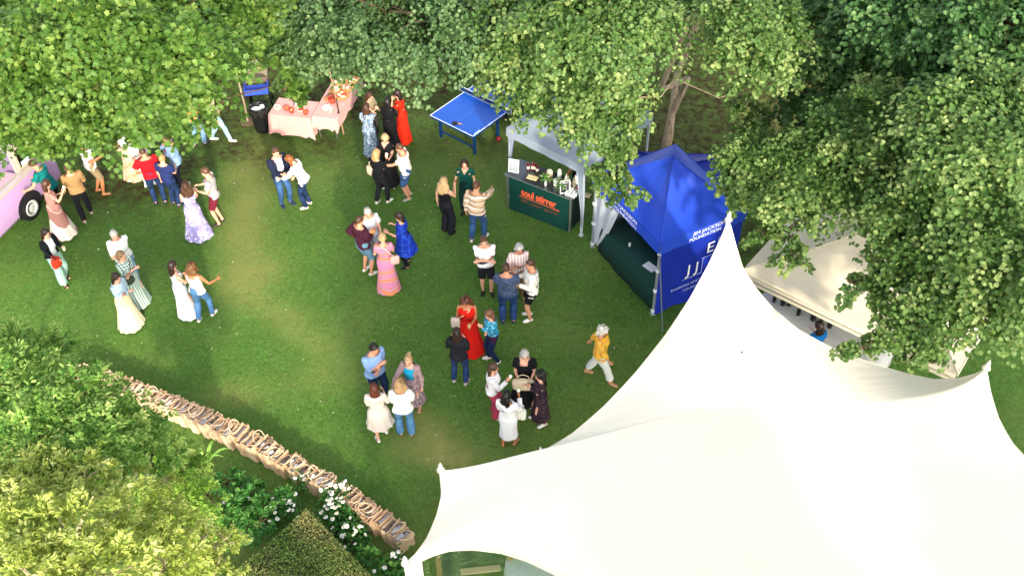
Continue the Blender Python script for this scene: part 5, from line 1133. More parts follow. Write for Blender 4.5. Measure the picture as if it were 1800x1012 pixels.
EYE = None
def finish_people():
    for P in PEOPLE:
        if len(P['root']['label'].split()) > 16: print('LONG', P['root']['label'])
    global EYE
    dg = bpy.context.evaluated_depsgraph_get(); dg.update()
    eb = MB(); eb.lathe((0, 0, -.009), [(.003, 0), (.008, .005), (.009, .009), (.008, .013), (.003, .018)], 8); eo = eb.build('eye', plain('#1a120e', .3), None, True); eye_me = eo.data; bpy.data.objects.remove(eo)
    mo_ = MB(); mo_.loft(tube_rings([(-.024, -.006, 0), (-.012, 0, .001), (0, .002, -.001), (.012, 0, .001), (.024, -.006, 0)], [.003, .006, .007, .006, .003], 6)); mo = mo_.build('mouth', plain('#a8504a', .5), None, True); mo_me = mo.data; bpy.data.objects.remove(mo)
    bw = MB(); bw.loft(tube_rings([(-.018, -.006, -.004), (0, 0, .002), (.016, -.008, -.002)], [.003, .0045, .002], 5))
    bo = bw.build('eyebrow', plain('#3a281c', .8), None); bw_me = bo.data; bpy.data.objects.remove(bo)
    for P in PEOPLE:
        raw = P['raw']; s = P['s']; root = P['root']; rng = np.random.RandomState(P['seed']*7+1)
        me = bpy.data.meshes.new_from_object(raw.evaluated_get(dg)); raw.modifiers.clear()
        nv = len(me.vertices); co = np.empty(nv*3, np.float32); me.vertices.foreach_get('co', co); co = co.reshape(-1, 3).astype(float)
        nn = np.empty(nv*3, np.float32); me.vertices.foreach_get('normal', nn); nn = nn.reshape(-1, 3).astype(float)
        nl = len(me.loops); lv = np.empty(nl, np.int32); me.loops.foreach_get('vertex_index', lv)
        npol = len(me.polygons); ls = np.empty(npol, np.int32); me.polygons.foreach_get('loop_start', ls); lt = np.empty(npol, np.int32); me.polygons.foreach_get('loop_total', lt)
        quads = lv.reshape(-1, 4) if (lt == 4).all() else None
        if quads is None:
            quads = np.array([(list(lv[a:a+b])+[lv[a]])[:4] for a, b in zip(ls, lt)])
        # add the fingers to the body mesh
        fv = np.array([tuple(v) for v in P['fing'].v]); floops = [i+nv for f in P['fing'].f for i in f]; fst = np.cumsum([0]+[len(f) for f in P['fing'].f])[:-1]+quads.size
        body = np_mesh('body', np.concatenate([co, fv]), np.concatenate([quads.ravel(), floops]), np.concatenate([np.arange(0, quads.size, 4), fst]), skin_mat(P['skin']), True)
        old = raw.data; raw.data = body; bpy.data.meshes.remove(old); bpy.data.meshes.remove(me)
        fc = co[quads].mean(1); fnn = nn[quads].mean(1)
        best = np.full(len(fc), 1e9); zone = np.zeros(len(fc), int); tt = np.zeros(len(fc)); names = []
        for k, (nm, a, b, r, t0, t1) in enumerate(P['bones']):
            a, b = np.array(tuple(a)), np.array(tuple(b)); d = b-a; u = np.clip(((fc-a)@d)/(d@d), 0, 1); dist = np.linalg.norm(fc-(a+u[:, None]*d), axis=1)/r
            m_ = dist < best; best = np.where(m_, dist, best); zone = np.where(m_, k, zone); tt = np.where(m_, t0+(t1-t0)*u, tt); names.append(nm)
        zn = np.array(names)[zone]
        def garment(name, mask, off, m, wr=.006, freq=16, extra=None):
            if not mask.any(): return None
            fq = quads[mask]; used, inv = np.unique(fq, return_inverse=True); c = co[used]; n_ = nn[used]; pr = c*freq/s
            w = np.sin(pr[:, 0]*1.3+pr[:, 2]*.7+P['seed'])+np.sin(pr[:, 1]*1.7-pr[:, 2]*1.1+1.3*P['seed'])+np.sin(pr[:, 2]*2.1+pr[:, 0]*.9)
            V = c+n_*(off+wr*w[:, None]/1.6)*s
            if extra is not None: V = extra(V, c, n_)
            ob = link(bpy.data.objects.new(name, np_mesh(name, V, inv.reshape(-1), np.arange(0, fq.size, 4), m, True)), root); return ob
        zs = fc[:, 2]/s
        sleeve = {'none': (-1, -1), 'cap': (.22, -1), 'short': (.55, -1), 'elbow': (1.1, .12), 'three': (1.1, .6), 'long': (1.1, .93)}
        for g in P['wear']:
            kind = g[0]; m = g[1]; o = g[2] if len(g) > 2 else {}
            if kind in ('shirt', 't_shirt', 'blouse', 'jumper', 'top', 'jacket', 'cardigan', 'bodice', 'vest'):
                su, sf = sleeve[o.get('sleeve', 'short')]; t0 = o.get('bottom', .08); tn = o.get('neck', .97)
                mk = ((zn == 'torso') & (tt > t0) & (tt < tn)) | ((zn == 'uarm') & (tt < su)) | ((zn == 'farm') & (tt < sf))
                if t0 <= .08: mk |= (zn == 'thigh') & (tt < o.get('tail', .10))
                if sleeve[o.get('sleeve', 'short')][0] < 0: mk &= ~((zn == 'torso') & (tt > .93) & (np.abs(fc[:, 0]) > .075*s))
                if 'vneck' in o: mk &= ~((zn == 'torso') & (fnn[:, 1] > .25) & (tt > .80) & (np.abs(fc[:, 0]) < (tt-.80)*.45*s))
                if 'scoop' in o: mk &= ~((zn == 'torso') & (tt > o['scoop']) & (np.abs(fc[:, 0]) < .07*s))
                if 'open' in o: mk &= ~((zn == 'torso') & (fnn[:, 1] > .15) & (np.abs(fc[:, 0]) < (.03+o['open']*(tt*.6+.4))*s)) & ~((zn == 'thigh') & (fnn[:, 1] > .3) & (np.abs(fc[:, 0]) < .06*s))
                garment(kind, mk, o.get('off', .016), m, o.get('wr', .010))
            elif kind in ('trousers', 'jeans', 'shorts', 'leggings'):
                ln = o.get('len', 'long'); tw = o.get('waist', .36)
                mk = ((zn == 'torso') & (tt < tw)) | ((zn == 'thigh') & (tt < (1.1 if ln != 'shorts' else o.get('cut', .85)))) | ((zn == 'shin') & (tt < {'long': .97, 'crop': .72, 'shorts': -1}[ln]))
                fl = o.get('flare', .35)
                def ex(V, c, n_, fl=fl, ln=ln):
                    k = np.clip((.85*s-c[:, 2])/(.8*s), 0, 1)[:, None]; hx = n_*[1, 1, 0]; return V+hx*fl*.05*s*k
                garment(kind, mk, o.get('off', .011), m, o.get('wr', .005), 13, ex)
            elif kind in ('skirt', 'dress_skirt'):
                tz = o.get('top', 1.08); hz_ = o.get('hem', .15); fl = o.get('flare', .26); amp = o.get('fold', .05); nf = o.get('nfold', 9)
                fx = (P['info']['an-1']+P['info']['an1'])/2; rings = []; n = 48; N = 14; up = P['up']; ctr0 = up((0, 0, tz))
                for k in range(N+1):
                    u = k/N; z = tz*s*(1-u)+hz_*s*u; wx = (.135+.0*u) if P['sex'] == 'f' else .15
                    hipb = math.exp(-((z/s-.92)/.16)**2)*.042
                    rx = (wx*P['gx']+.012+hipb)*(1)+(fl-.15)*u**o.get('pow', 1.2); ry = (.098*P['gx']+.014+hipb*.6)+(fl-.13)*u**o.get('pow', 1.2)*.9
                    cx, cy = ctr0.x*(1-u)+fx.x*u, ctr0.y*(1-u)**1.5+fx.y*u; row = []
                    for j in range(n):
                        t_ = 2*math.pi*j/n; f = 1+amp*u*math.sin(nf*t_+P['seed']+.6*math.sin(3*t_+u*2))+.4*amp*u*math.sin(nf*1.9*t_+1)
                        row.append((cx+rx*s*f*math.cos(t_), cy+ry*s*f*math.sin(t_), z+(.012*math.sin(5*t_) if k == N else 0)))
                    rings.append(row)
                if 'tiers' in o:
                    for tu in o['tiers']:
                        pass
                mb = MB(); mb.loft(rings, False); mb.build('skirt', m, root, True)
            elif kind in ('shoe', 'sandal', 'boot'):
                for e in (-1, 1):
                    fd_ = np.array(tuple(P['info']['fd%d' % e])); an = np.array(tuple(P['info']['an%d' % e])); near_ = np.linalg.norm((fc-an)[:, :2], axis=1) < np.linalg.norm((fc-np.array(tuple(P['info']['an%d' % -e])))[:, :2], axis=1)
                    mk = (zn == 'foot') & near_
                    if kind == 'sandal': al = ((fc-an)@fd_)/s; mk &= ((al > .02) & (al < .06)) | ((al > .10) & (al < .14)) | (fnn[:, 2] < -.5)
                    if kind == 'boot': mk |= (zn == 'shin') & near_ & (tt > .8)
                    garment(kind, mk, .010, m, 0)
        # face
        hd = P['hd']; Rh = Matrix([hd((1, 0, 0))-hd((0, 0, 0)), hd((0, 1, 0))-hd((0, 0, 0)), hd((0, 0, 1))-hd((0, 0, 0))]).transposed() * (1/s)
        def put(name, mesh, v):
            o = link(bpy.data.objects.new(name, mesh), root); o.matrix_local = Matrix.Translation(hd(v)) @ (Rh*s).to_4x4()
        for e in (-1, 1): put('eye', eye_me, (e*.030, .093, .098)); put('eyebrow', bw_me, (e*.031, .099, .122))
        put('mouth', mo_me, (0, .103, .026))
        # hair
        if P['hair']:
            st, hc = P['hair']; mb = MB(); nu, nv_ = 22, 13; pts = []
            big = {'curly': 1.32, 'short': 1.09, 'crop': 1.055, 'grey': 1.14, 'bob': 1.16, 'long': 1.14, 'bun': 1.1, 'wild': 1.26}.get(st, 1.12); jit = {'curly': .012, 'wild': .010, 'crop': .0015, 'short': .004}.get(st, .0055)
            low = {'crop': -.25, 'short': -.35, 'bun': -.35}.get(st, -.75)
            grid = []
            for i in range(nv_+1):
                row = []
                for j in range(nu):
                    th = 2*math.pi*j/nu; fr = .5+.5*math.sin(th)          # 1 at the front
                    zmin = low*(1-fr**1.5)+.50*fr**1.5 if st not in ('bob', 'long', 'curly', 'wild') else low*(1-fr**2.2)+.52*fr**2.2
                    el = math.pi/2-(math.pi/2-math.asin(max(-.98, min(.98, zmin))))*i/nv_
                    d = (math.cos(el)*math.cos(th), math.cos(el)*math.sin(th), math.sin(el)); b_ = big+.03*math.sin(th*5+P['seed'])*math.cos(el)
                    row.append(hd((d[0]*.078*b_+rng.normal(0, jit), .002+d[1]*.101*b_-.006+rng.normal(0, jit), .105+d[2]*.118*(b_*.5+.54)+rng.normal(0, jit))))
                grid.append(row)
            mb.loft(grid, False)
            if st in ('long', 'bob', 'grey', 'curly', 'wild'):
                Ld = {'long': .36, 'bob': .17, 'grey': .15, 'curly': .15, 'wild': .30}[st]; up = P['up']; rings = []
                wdt = {'curly': .115, 'wild': .13}.get(st, .088)
                for k in range(8):
                    u = k/7; c_ = hd((0, -.055-.02*u, .10)); z_ = -Ld*u*s; dn = Vector((0, 0, 1)); back = P['Rl'] @ Vector((0, -1, 0))
                    ce = c_+Vector((0, 0, z_))+back*(.035*u*s)+ (P['Rl'] @ Vector((0, 0, 0)))
                    w = wdt*(1+.25*math.sin(u*2.6))*(1-.35*u**3); dp = .055*(1-.45*u)
                    row = []
                    for j in range(18):
                        t_ = 2*math.pi*j/18; q = 1+.10*math.sin(6*t_+P['seed']+u*2)+rng.normal(0, .06)
                        row.append(ce+(Rh @ Vector((w*s*q*math.cos(t_), dp*s*q*math.sin(t_), 0))))
                    rings.append(row)
                mb.loft(rings)
            if st == 'bun':
                c_ = hd((0, -.10, .17)); mb.loft([[c_+Vector((.045*s*math.sin(al)*math.cos(t_)*(1+rng.normal(0, .06)), .045*s*math.sin(al)*math.sin(t_), .045*s*math.cos(al))) for t_ in np.linspace(0, 6.28, 11)[:-1]] for al in np.linspace(.1, 3.0, 7)])
            mb.build('hair', hair_mat(hc), root, True)

# garments shorthand
F_ = fabric
def W(kind, m, **o): return (kind, m, o)
WHITE = F_('#e9e6df'); BLACK = F_('#15151a'); NAVY = F_('#1a2440'); JEAN = F_('#2a4468', 'denim', '#3d6190'); JEANL = F_('#5d83a8', 'denim', '#8aaac6'); JEAND = F_('#16233c', 'denim', '#28406a'); KHAKI = F_('#8b7a5c')
S_WHITE = plain('#e6e4de', .6); S_BLACK = plain('#17171a', .5); S_TAN = plain('#b78a66', .6); S_NAVY = plain('#1c2c50', .6); S_GREY = plain('#9a968e', .7)
SW = W('shoe', S_WHITE); SB = W('shoe', S_BLACK); ST = W('sandal', S_TAN); SN = W('shoe', S_NAVY); SG = W('shoe', S_GREY); SDB = W('sandal', S_BLACK)
def dress(m, sleeve='none', hem=.12, flare=.27, top=1.06, **o):
    return [W('skirt', m, top=top, hem=hem, flare=flare, **{k: v for k, v in o.items() if k in ('fold', 'nfold', 'pow')}), W('bodice', m, sleeve=sleeve, bottom=.30, **{k: v for k, v in o.items() if k in ('scoop', 'vneck', 'off', 'neck')})]
BR, DB, BK, BL_, GY, AU, LB = '#4a2f1e', '#2b1a12', '#15100e', '#c9a878', '#a9a6a0', '#5a3a26', '#8a6a48'
mp = make_person
# --- by the van
mp('person in a teal top and black trousers leaning on the van counter', (112, 378), 1.75, 285, 'm', 'm', ('short', BR), ('lean', 'reach'), lean=18, stride=.14, wear=[W('t_shirt', F_('#0c6a68'), sleeve='short', off=.03), W('trousers', BLACK), W('shoe', S_TAN)])
mp('person in a tan top and black trousers seen from behind beside the teal top', (156, 384), 1.74, 330, 'm', 'm', ('short', BR), ('drink', 'drink'), stride=.16, wear=[W('shirt', F_('#94734c'), sleeve='long', off=.026, tail=.2), W('trousers', BLACK), W('shoe', S_GREY)])
mp('person in a white shirt and khaki shorts with bare legs under the maple edge', (178, 340), 1.76, 60, 'm', 't', ('short', BR), ('side', 'drink'), stride=.05, wear=[W('shirt', WHITE, sleeve='short', off=.026), W('shorts', KHAKI, len='shorts', cut=.95, off=.02), W('sandal', S_TAN)])
mp('woman in a dusty pink and cream chevron maxi dress eating ice cream', (115, 412), 1.70, 40, 'f', 'f', ('long', BR), ('drink', 'high'), wear=dress(F_('#a8776c', 'chevron', '#e6dac8'), 'short', .08, .36, vneck=1)+[SW])
mp('person in a long cream patterned skirt whose head is hidden by the maple', (240, 311), 1.66, 200, 'f', 'f', ('long', BR), ('drink', 'drink'), wear=[W('skirt', F_('#b9a283', 'floral', '#e2d6c2', '#a58a68'), hem=.06, flare=.33, fold=.07, nfold=11), W('top', WHITE, sleeve='short', bottom=.3), ST])
mp('blonde woman in a white blouse facing the man in red', (263, 322), 1.64, 160, 'f', 'f', ('long', '#a5815a'), ('drink', 'drink'), wear=[W('blouse', WHITE, sleeve='long', off=.03), W('trousers', F_('#cfc6b8')), SW])
mp('man in a red t shirt and blue jeans seen from behind', (284, 358), 1.80, 340, 'm', 'm', ('crop', BR), ('hip', 'drink'), girth=1.12, wear=[W('t_shirt', F_('#a81420'), off=.024, tail=.16), W('jeans', JEAND), SN])
mp('person in a pale blue shirt with a hand at the face under the maple', (325, 334), 1.80, 255, 'm', 'm', ('short', DB), ('fold', 'mouth'), wear=[W('shirt', F_('#8aa6c8'), sleeve='long', off=.026), W('trousers', F_('#151a28')), SN])
mp('fair haired person in a navy shirt between the red shirt and the floral dress', (310, 362), 1.62, 20, 'm', 'f', ('short', '#b08a58'), ('side', 'drink'), girth=1.05, wear=[W('shirt', F_('#232f5e'), sleeve='short', off=.024), W('trousers', JEAND), SN])
mp('woman with long brown hair in a white and lilac floral maxi dress', (352, 414), 1.68, 350, 'f', 'f', ('wild', BR), ('drink', 'high'), wear=dress(F_('#8f86b8', 'floral', '#e9e4ee', '#a49acb', 1.0), 'none', .05, .36, fold=.06)+[SW])
mp('man in a grey t shirt and maroon shorts holding a drink', (390, 392), 1.76, 262, 'm', 'f', ('short', AU), ('drink', 'drink'), stance=.09, wear=[W('t_shirt', F_('#a9a4a4'), off=.026, tail=.14), W('shorts', F_('#6a1f30'), len='shorts', cut=.82, off=.02), W('shoe', plain('#3a3436', .6))])
mp('person in pale jeans and dark canvas shoes half hidden under the maple', (352, 257), 1.72, 20, 'm', 'f', ('short', BR), ('side', 'drink'), stride=.1, wear=[W('jeans', JEANL), W('t_shirt', F_('#c48a4a')), W('shoe', plain('#2b2f38', .6))])
mp('person striding in pale jeans and white trainers under the maple edge', (390, 248), 1.72, 80, 'm', 'f', ('short', BR), ('side', 'side'), stride=.26, wear=[W('jeans', F_('#7f9fb4', 'denim', '#a9c0cc')), W('t_shirt', F_('#c9b79a')), SW])
pv = va + Vector((math.cos(vrz), math.sin(vrz), 0))*.75 + (Matrix.Rotation(vrz, 3, 'Z') @ Vector((0, .85*sgn, 0)))
mp('person with ginger hair in a pink top inside the van serving hatch', None, 1.6, 110, 'f', 'f', ('bob', '#a8683a'), ('drink', 'reach'), loc=pv, z=.30, wear=[W('t_shirt', F_('#c77a9a')), W('trousers', BLACK), SB])
mp('woman in a black jacket and mint trousers carrying a red bag', (114, 494), 1.66, 120, 'f', 'f', ('long', DB), ('drink', 'low'), stride=.12, wear=[W('top', F_('#cfd8d6'), bottom=.2), W('jacket', F_('#14161c'), sleeve='long', open=.05, off=.03, bottom=.12), W('trousers', F_('#9fc3b4'), flare=1.3, off=.02), SDB])
mp('grey haired person in a loose white shirt and jeans holding something green', (236, 498), 1.74, 150, 'f', 'f', ('short', GY), ('fold', 'low'), girth=1.08, wear=[W('shirt', WHITE, sleeve='long', off=.034, tail=.2), W('jeans', JEANL), ST])
mp('woman with a bob in a green and white checked maxi dress', (246, 533), 1.66, 120, 'f', 'f', ('bob', LB), ('fold', 'fold'), girth=1.1, wear=dress(F_('#5f7f74', 'check', '#e3e6dc', '#97aca2', 1.5), 'elbow', .05, .30)+[ST])
mp('woman in a pale yellow maxi skirt and pale blue cardigan with sunglasses', (234, 572), 1.66, 110, 'f', 'f', ('long', DB), ('fold', 'fold'), wear=[W('skirt', F_('#d8cda2'), hem=.06, flare=.34, fold=.05, nfold=12), W('cardigan', F_('#a9bfcc'), sleeve='long', bottom=.22, off=.024), SW])
mp('woman with long dark brown hair in a long white dress', (332, 553), 1.66, 45, 'f', 'f', ('long', DB), ('drink', 'high'), wear=dress(F_('#dfdfe6'), 'none', .05, .28, scoop=.86)+[SW])
mp('curly haired woman in a white vest top and blue jeans seen from behind', (363, 560), 1.72, 10, 'f', 't', ('curly', '#6e4a2e'), ('drink', ((.34, .30, 1.08), (.2, -.4, -1))), stride=.13, girth=1.04, wear=[W('vest', F_('#efe7d6'), sleeve='none', scoop=.84, bottom=.12), W('jeans', F_('#3f6690', 'denim', '#5c86b0'), off=.009), SW])
# --- centre
mp('man in a navy blazer over a white shirt and blue jeans', (503, 358), 1.80, 140, 'm', 'f', ('short', AU), ('pocket', 'drink'), wear=[W('shirt', F_('#f0eeec'), sleeve='none', bottom=.1), W('jacket', F_('#20253c'), sleeve='long', open=.055, off=.034, tail=.16), W('jeans', JEAN), SN])
mp('woman with auburn hair and white blouse bending towards the man in the blazer', (543, 363), 1.68, 275, 'f', 'f', ('long', '#8a4f24'), ('reach', 'low'), lean=20, nod=25, wear=[W('blouse', F_('#f0eeec'), sleeve='three', off=.036), W('jeans', JEAND), SW])
mp('brown haired woman in a tan top nearest the pizza table', (657, 250), 1.66, 130, 'f', 'f', ('long', BR), ('drink', 'high'), wear=[W('top', F_('#8f8468'), sleeve='short'), W('trousers', F_('#3c3a36')), SB])
mp('woman in a blue and white patterned dress with a crossbody strap', (655, 275), 1.68, 20, 'f', 'f', ('long', BR), ('drink', 'mouth'), wear=dress(F_('#5f7690', 'floral', '#c9d3dc', '#8799ac', 1.8), 'short', .12, .25)+[SW])
mp('person with black hair in black clothes amid the group by the pizza table', (690, 262), 1.66, 20, 'f', 'd', ('long', BK), ('drink', 'drink'), wear=dress(BLACK, 'elbow', .15, .27)+[SB])
mp('woman in an orange red maxi dress eating beside the table tennis table', (712, 248), 1.70, 265, 'f', 'f', ('long', DB), ('mouth', 'drink'), wear=dress(F_('#c92a14'), 'elbow', .05, .28)+[SB])
mp('blonde woman in a long black dress facing the camera in the centre group', (686, 325), 1.70, 185, 'f', 'f', ('bob', BL_), ('drink', 'drink'), wear=dress(F_('#17161a'), 'short', .12, .31, vneck=1)+[SW])
mp('blonde bobbed woman in a black top and trousers seen from behind with a cream bag', (672, 357), 1.70, 30, 'f', 'f', ('bob', '#b08c5c'), ('low', 'high'), stride=.1, wear=[W('jumper', BLACK, sleeve='long', off=.022, bottom=.1), W('trousers', F_('#202026')), SW])
mp('man in a white flowery shirt and denim shorts', (718, 348), 1.76, 262, 'm', 'm', ('crop', AU), ('reach', 'side'), girth=1.16, wear=[W('shirt', F_('#e6e0da', 'floral', '#c9a89a', '#f0ece6', 1.4), sleeve='short', off=.028, tail=.2), W('shorts', JEAN, len='shorts', cut=.95, off=.018), SG])
mp('woman with long blonde wavy hair in a black strappy top and wide black trousers', (787, 410), 1.74, 30, 'f', 'f', ('wild', '#c2a072'), ('side', 'high'), wear=[W('vest', BLACK, sleeve='none', scoop=.86, bottom=.15), W('trousers', F_('#1b1c22'), flare=1.0, off=.016), SB])
mp('dark haired woman in a dark green v neck top facing the camera', (822, 372), 1.68, 190, 'f', 'f', ('long', DB), ('side', ((.30, .28, 1.05), (.2, -.4, -1))), wear=[W('top', F_('#0f4a40'), sleeve='short', vneck=1), W('trousers', F_('#12332e')), SB])
mp('man in a beige and brown plaid overshirt and blue jeans seen from behind', (840, 422), 1.80, 20, 'm', 'm', ('crop', AU), ('side', 'reach'), stride=.12, girth=1.06, wear=[W('shirt', F_('#c9aa8c', 'bands', '#e6d9c8', '#a08468', 1.3), sleeve='long', off=.034, tail=.24), W('jeans', JEAN, off=.018), SW])
mp('grey haired man in a pale grey shirt behind the man in maroon', (658, 462), 1.80, 150, 'm', 'f', ('short', GY), ('drink', 'high'), wear=[W('shirt', F_('#c3c4cc'), sleeve='short', off=.026), W('trousers', F_('#8f9098')), SW])
mp('man in a maroon jumper and denim shorts with a hand on his hip', (646, 480), 1.76, 45, 'm', 'm', ('crop', BR), ('hip', 'drink'), girth=1.1, wear=[W('jumper', F_('#3f1a2a'), sleeve='long', off=.026), W('shorts', F_('#4e7288', 'denim', '#6a8ea2'), len='shorts', cut=.98, off=.02), SW])
mp('blonde woman in a pink orange and purple swirl maxi dress seen from behind', (684, 506), 1.68, 345, 'f', 'f', ('bun', BL_), ('drink', 'low'), girth=1.08, wear=dress(F_('#d88a5c', 'swirl', '#cf7fa6', '#8a4a90', .6), 'short', .03, .29, fold=.03)+[SB])
mp('woman in a bright blue tiered knee length dress and black leggings', (716, 466), 1.66, 275, 'f', 'f', ('bob', DB), ('drink', 'drink'), girth=1.08, wear=dress(F_('#16309a', 'grid', '#3a62d8'), 'elbow', .55, .31, pow=1.0)+[W('leggings', BLACK), SB])
mp('man in a white polo shirt and black shorts facing the camera', (856, 514), 1.78, 175, 'm', 'f', ('short', AU), ('fold', 'fold'), wear=[W('t_shirt', F_('#f0ecea'), off=.028, tail=.2), W('shorts', F_('#1c1c22'), len='shorts', cut=.8, off=.02), SB])
mp('man in a dark blue patterned shirt and jeans seen from behind', (893, 566), 1.82, 5, 'm', 'm', ('crop', BR), ('drink', 'drink'), girth=1.14, wear=[W('shirt', F_('#3a4660', 'floral', '#5c6a84', '#2c364e', 3), sleeve='short', off=.028, tail=.18), W('jeans', F_('#182c50', 'denim', '#2a4878'), off=.02), SN])
mp('grey haired person in a pink striped shirt and khaki trousers', (912, 522), 1.72, 165, 'f', 'm', ('bob', '#b9b6b0'), ('fold', 'low'), girth=1.08, wear=[W('shirt', F_('#d8b0ac', 'stripe', '#ece2de'), sleeve='elbow', off=.028, tail=.2), W('trousers', F_('#8a6c48'), flare=.8, off=.018), SG])
mp('man in a cream shirt and black shorts with white shoes', (935, 558), 1.80, 265, 'm', 'm', ('crop', BR), ('drink', 'drink'), girth=1.08, stance=.1, wear=[W('shirt', F_('#e3dfd4'), sleeve='long', off=.032, tail=.22), W('shorts', F_('#16171c'), len='shorts', cut=.72, off=.02), SW])
mp('curly haired woman in a red maxi dress with a crossbody bag', (826, 614), 1.72, 185, 'f', 't', ('wild', '#5a3222'), ('drink', 'side'), girth=1.1, wear=dress(F_('#c41c12'), 'none', .04, .34, scoop=.88)+[SB])
mp('dark haired woman in a black jacket and jeans seen from behind', (810, 673), 1.70, 10, 'f', 'f', ('long', DB), ('drink', 'drink'), girth=1.06, stance=.13, wear=[W('jacket', F_('#1c1d22'), sleeve='long', off=.03, tail=.12), W('jeans', F_('#1c2c50', 'denim', '#2e4674')), W('shoe', plain('#c9b8b4', .6))])
mp('woman with brown hair in a turquoise patterned top and navy trousers', (868, 634), 1.66, 255, 'f', 'f', ('long', '#6a4830'), ('chest', 'fold'), stride=.07, wear=[W('shirt', F_('#2f8aa8', 'floral', '#8cc8d8', '#1f6a8c', 1.6), sleeve='long', off=.028, bottom=.25), W('top', F_('#3a1c34'), sleeve='none', bottom=.05, neck=.4, off=.02, tail=.2), W('trousers', F_('#182444')), SW])
mp('white haired person striding alone in a bright yellow and orange patterned tunic', (1052, 666), 1.70, 105, 'f', 'm', ('curly', '#d8d2c4'), ('swingb', 'swing'), stride=.30, girth=1.08, wear=[W('shirt', F_('#d8b52c', 'swirl', '#e0a030', '#d0622a', .8), sleeve='three', off=.034, tail=.32), W('trousers', F_('#cfd0cc'), len='crop', flare=.8, off=.018), ST])
mp('man in a light blue shirt and dark jeans with clasped hands', (668, 703), 1.80, 140, 'm', 'm', ('short', BK), ('fold', 'chest'), girth=1.14, wear=[W('shirt', F_('#7f9cc8'), sleeve='elbow', off=.03, tail=.18), W('jeans', F_('#14203a', 'denim', '#223458')), SB])
mp('fair haired woman in a turquoise top and mauve cardigan', (731, 716), 1.68, 200, 'f', 'f', ('bun', '#b99468'), ('side', 'reach'), wear=[W('top', F_('#1f9ac0'), sleeve='none', bottom=.1, scoop=.9), W('cardigan', F_('#9a8080'), sleeve='long', open=.075, off=.026, tail=.5), W('skirt', F_('#8a7478', 'floral', '#b59a9c', '#6a5a60', 1.5), hem=.28, flare=.26), ST])
mp('woman with long auburn hair in a cream smock dress seen from behind', (672, 768), 1.66, 345, 'f', 'f', ('long', '#5c2c1c'), ('drink', 'drink'), stride=.10, wear=dress(F_('#c9bdb0'), 'elbow', .52, .30, pow=1.0, off=.03)+[SW])
mp('curly blonde woman in a loose white top and blue jeans seen from behind', (715, 764), 1.68, 350, 'f', 'f', ('curly', '#b58f62'), ('drink', 'drink'), girth=1.06, wear=[W('blouse', F_('#efe9e2'), sleeve='three', off=.042, tail=.14, wr=.012), W('jeans', F_('#3f6c96', 'denim', '#6a96ba'), flare=.8, off=.014), SDB])
mp('grey blonde woman in a black puff sleeve dress holding a cream tote bag', (922, 706), 1.72, 185, 'f', 'f', ('long', '#b5aca0'), ('low', 'low'), girth=1.06, wear=dress(F_('#141418'), 'short', .10, .30, scoop=.84, off=.03)+[SW])
mp('brown haired woman in a white knit and pink trousers holding an ice cream', (868, 730), 1.66, 95, 'f', 'f', ('long', BR), ('side', 'high'), wear=[W('cardigan', F_('#e2dcdc'), sleeve='long', off=.03), W('trousers', F_('#a83a54'), flare=1.1, off=.018), SW])
mp('woman with long black hair in a white shirt and white skirt seen from behind', (895, 782), 1.70, 15, 'f', 't', ('long', BK), ('low', 'high'), stride=.05, wear=[W('blouse', F_('#e3dfe0'), sleeve='long', off=.034, bottom=.2), W('skirt', F_('#d9d7da'), hem=.38, flare=.20, fold=.02), W('sandal', S_TAN)])
mp('black haired woman in a dark floral dress and white trainers', (950, 742), 1.64, 265, 'f', 'f', ('wild', BK), ('fold', 'drink'), stride=.08, wear=dress(F_('#241c24', 'floral', '#5c4048', '#302630', 2.2), 'long', .26, .25)+[SW])
# --- behind the bar and under the cream gazebo
bp = Vector((c0.x, c0.y, 0)) + Matrix.Rotation(brz, 3, 'Z') @ Vector((BL-.35, BD+.42, 0))
mp('bartender in dark clothes mixing drinks behind the bar', None, 1.76, 215, 'm', 't', ('short', DB), ('drink', 'drink'), loc=bp, lean=8, wear=[W('t_shirt', BLACK), W('trousers', BLACK), SB])
mp('dark haired person in a bright blue top under the cream gazebo', None, 1.66, 330, 'f', 'f', ('long', DB), ('drink', 'drink'), loc=at(1440, 586, 1.36), wear=[W('shirt', F_('#1672c0'), sleeve='short', off=.03), W('trousers', NAVY), SB])
mp('person in the blue clothes standing under the lime tree behind the pizza tables', (745, 130), 1.74, 200, 'm', 'f', ('short', BR), ('drink', 'side'), wear=[W('shirt', F_('#1f4fae'), sleeve='short'), W('trousers', F_('#26304a')), SB])
finish_people()

# --- things people hold or carry
def hold_pos(P, e, d=(0, 0, 0)): return P['root'].matrix_basis @ (P['info']['hand%d' % e] + Vector(d)*P['s'])
def who(words): return next(P for P in PEOPLE if words in P['root']['label'])
def cup(label, words, e, hexc='#e8e2d4', kind='cup'):
    P = who(words); o = thing('drink_cup' if kind == 'cup' else kind, label, kind.replace('_', ' ')); o.location = hold_pos(P, e, (-e*.015, .02, -.03))
    mb = MB()
    if kind == 'ice_cream':
        mb.lathe((0, 0, -.06), [(.006, 0), (.028, .11)], 9); mb.build('cone', plain('#c9975a', .8), o)
        mb = MB(); mb.lathe((0, 0, .05), [(.03, 0), (.036, .02), (.028, .05), (.01, .075)], 10); mb.build('scoop', plain(hexc, .5), o, True)
    else:
        mb.lathe((0, 0, -.03), [(.026, 0), (.034, .11), (.031, .11), (.026, .02)], 10); mb.build('cup_body', plain(hexc, .3), o, True)
        mb = MB(); mb.lathe((0, 0, .06), [(.032, 0), (.02, .012)], 10); mb.build('drink', plain('#c98a4a', .3), o)
cup('ice cream cone held by the woman in the chevron dress', 'chevron', 1, '#efe6d2', 'ice_cream')
cup('ice cream cone held by the woman in pink trousers', 'pink trousers', 1, '#f0e8da', 'ice_cream')
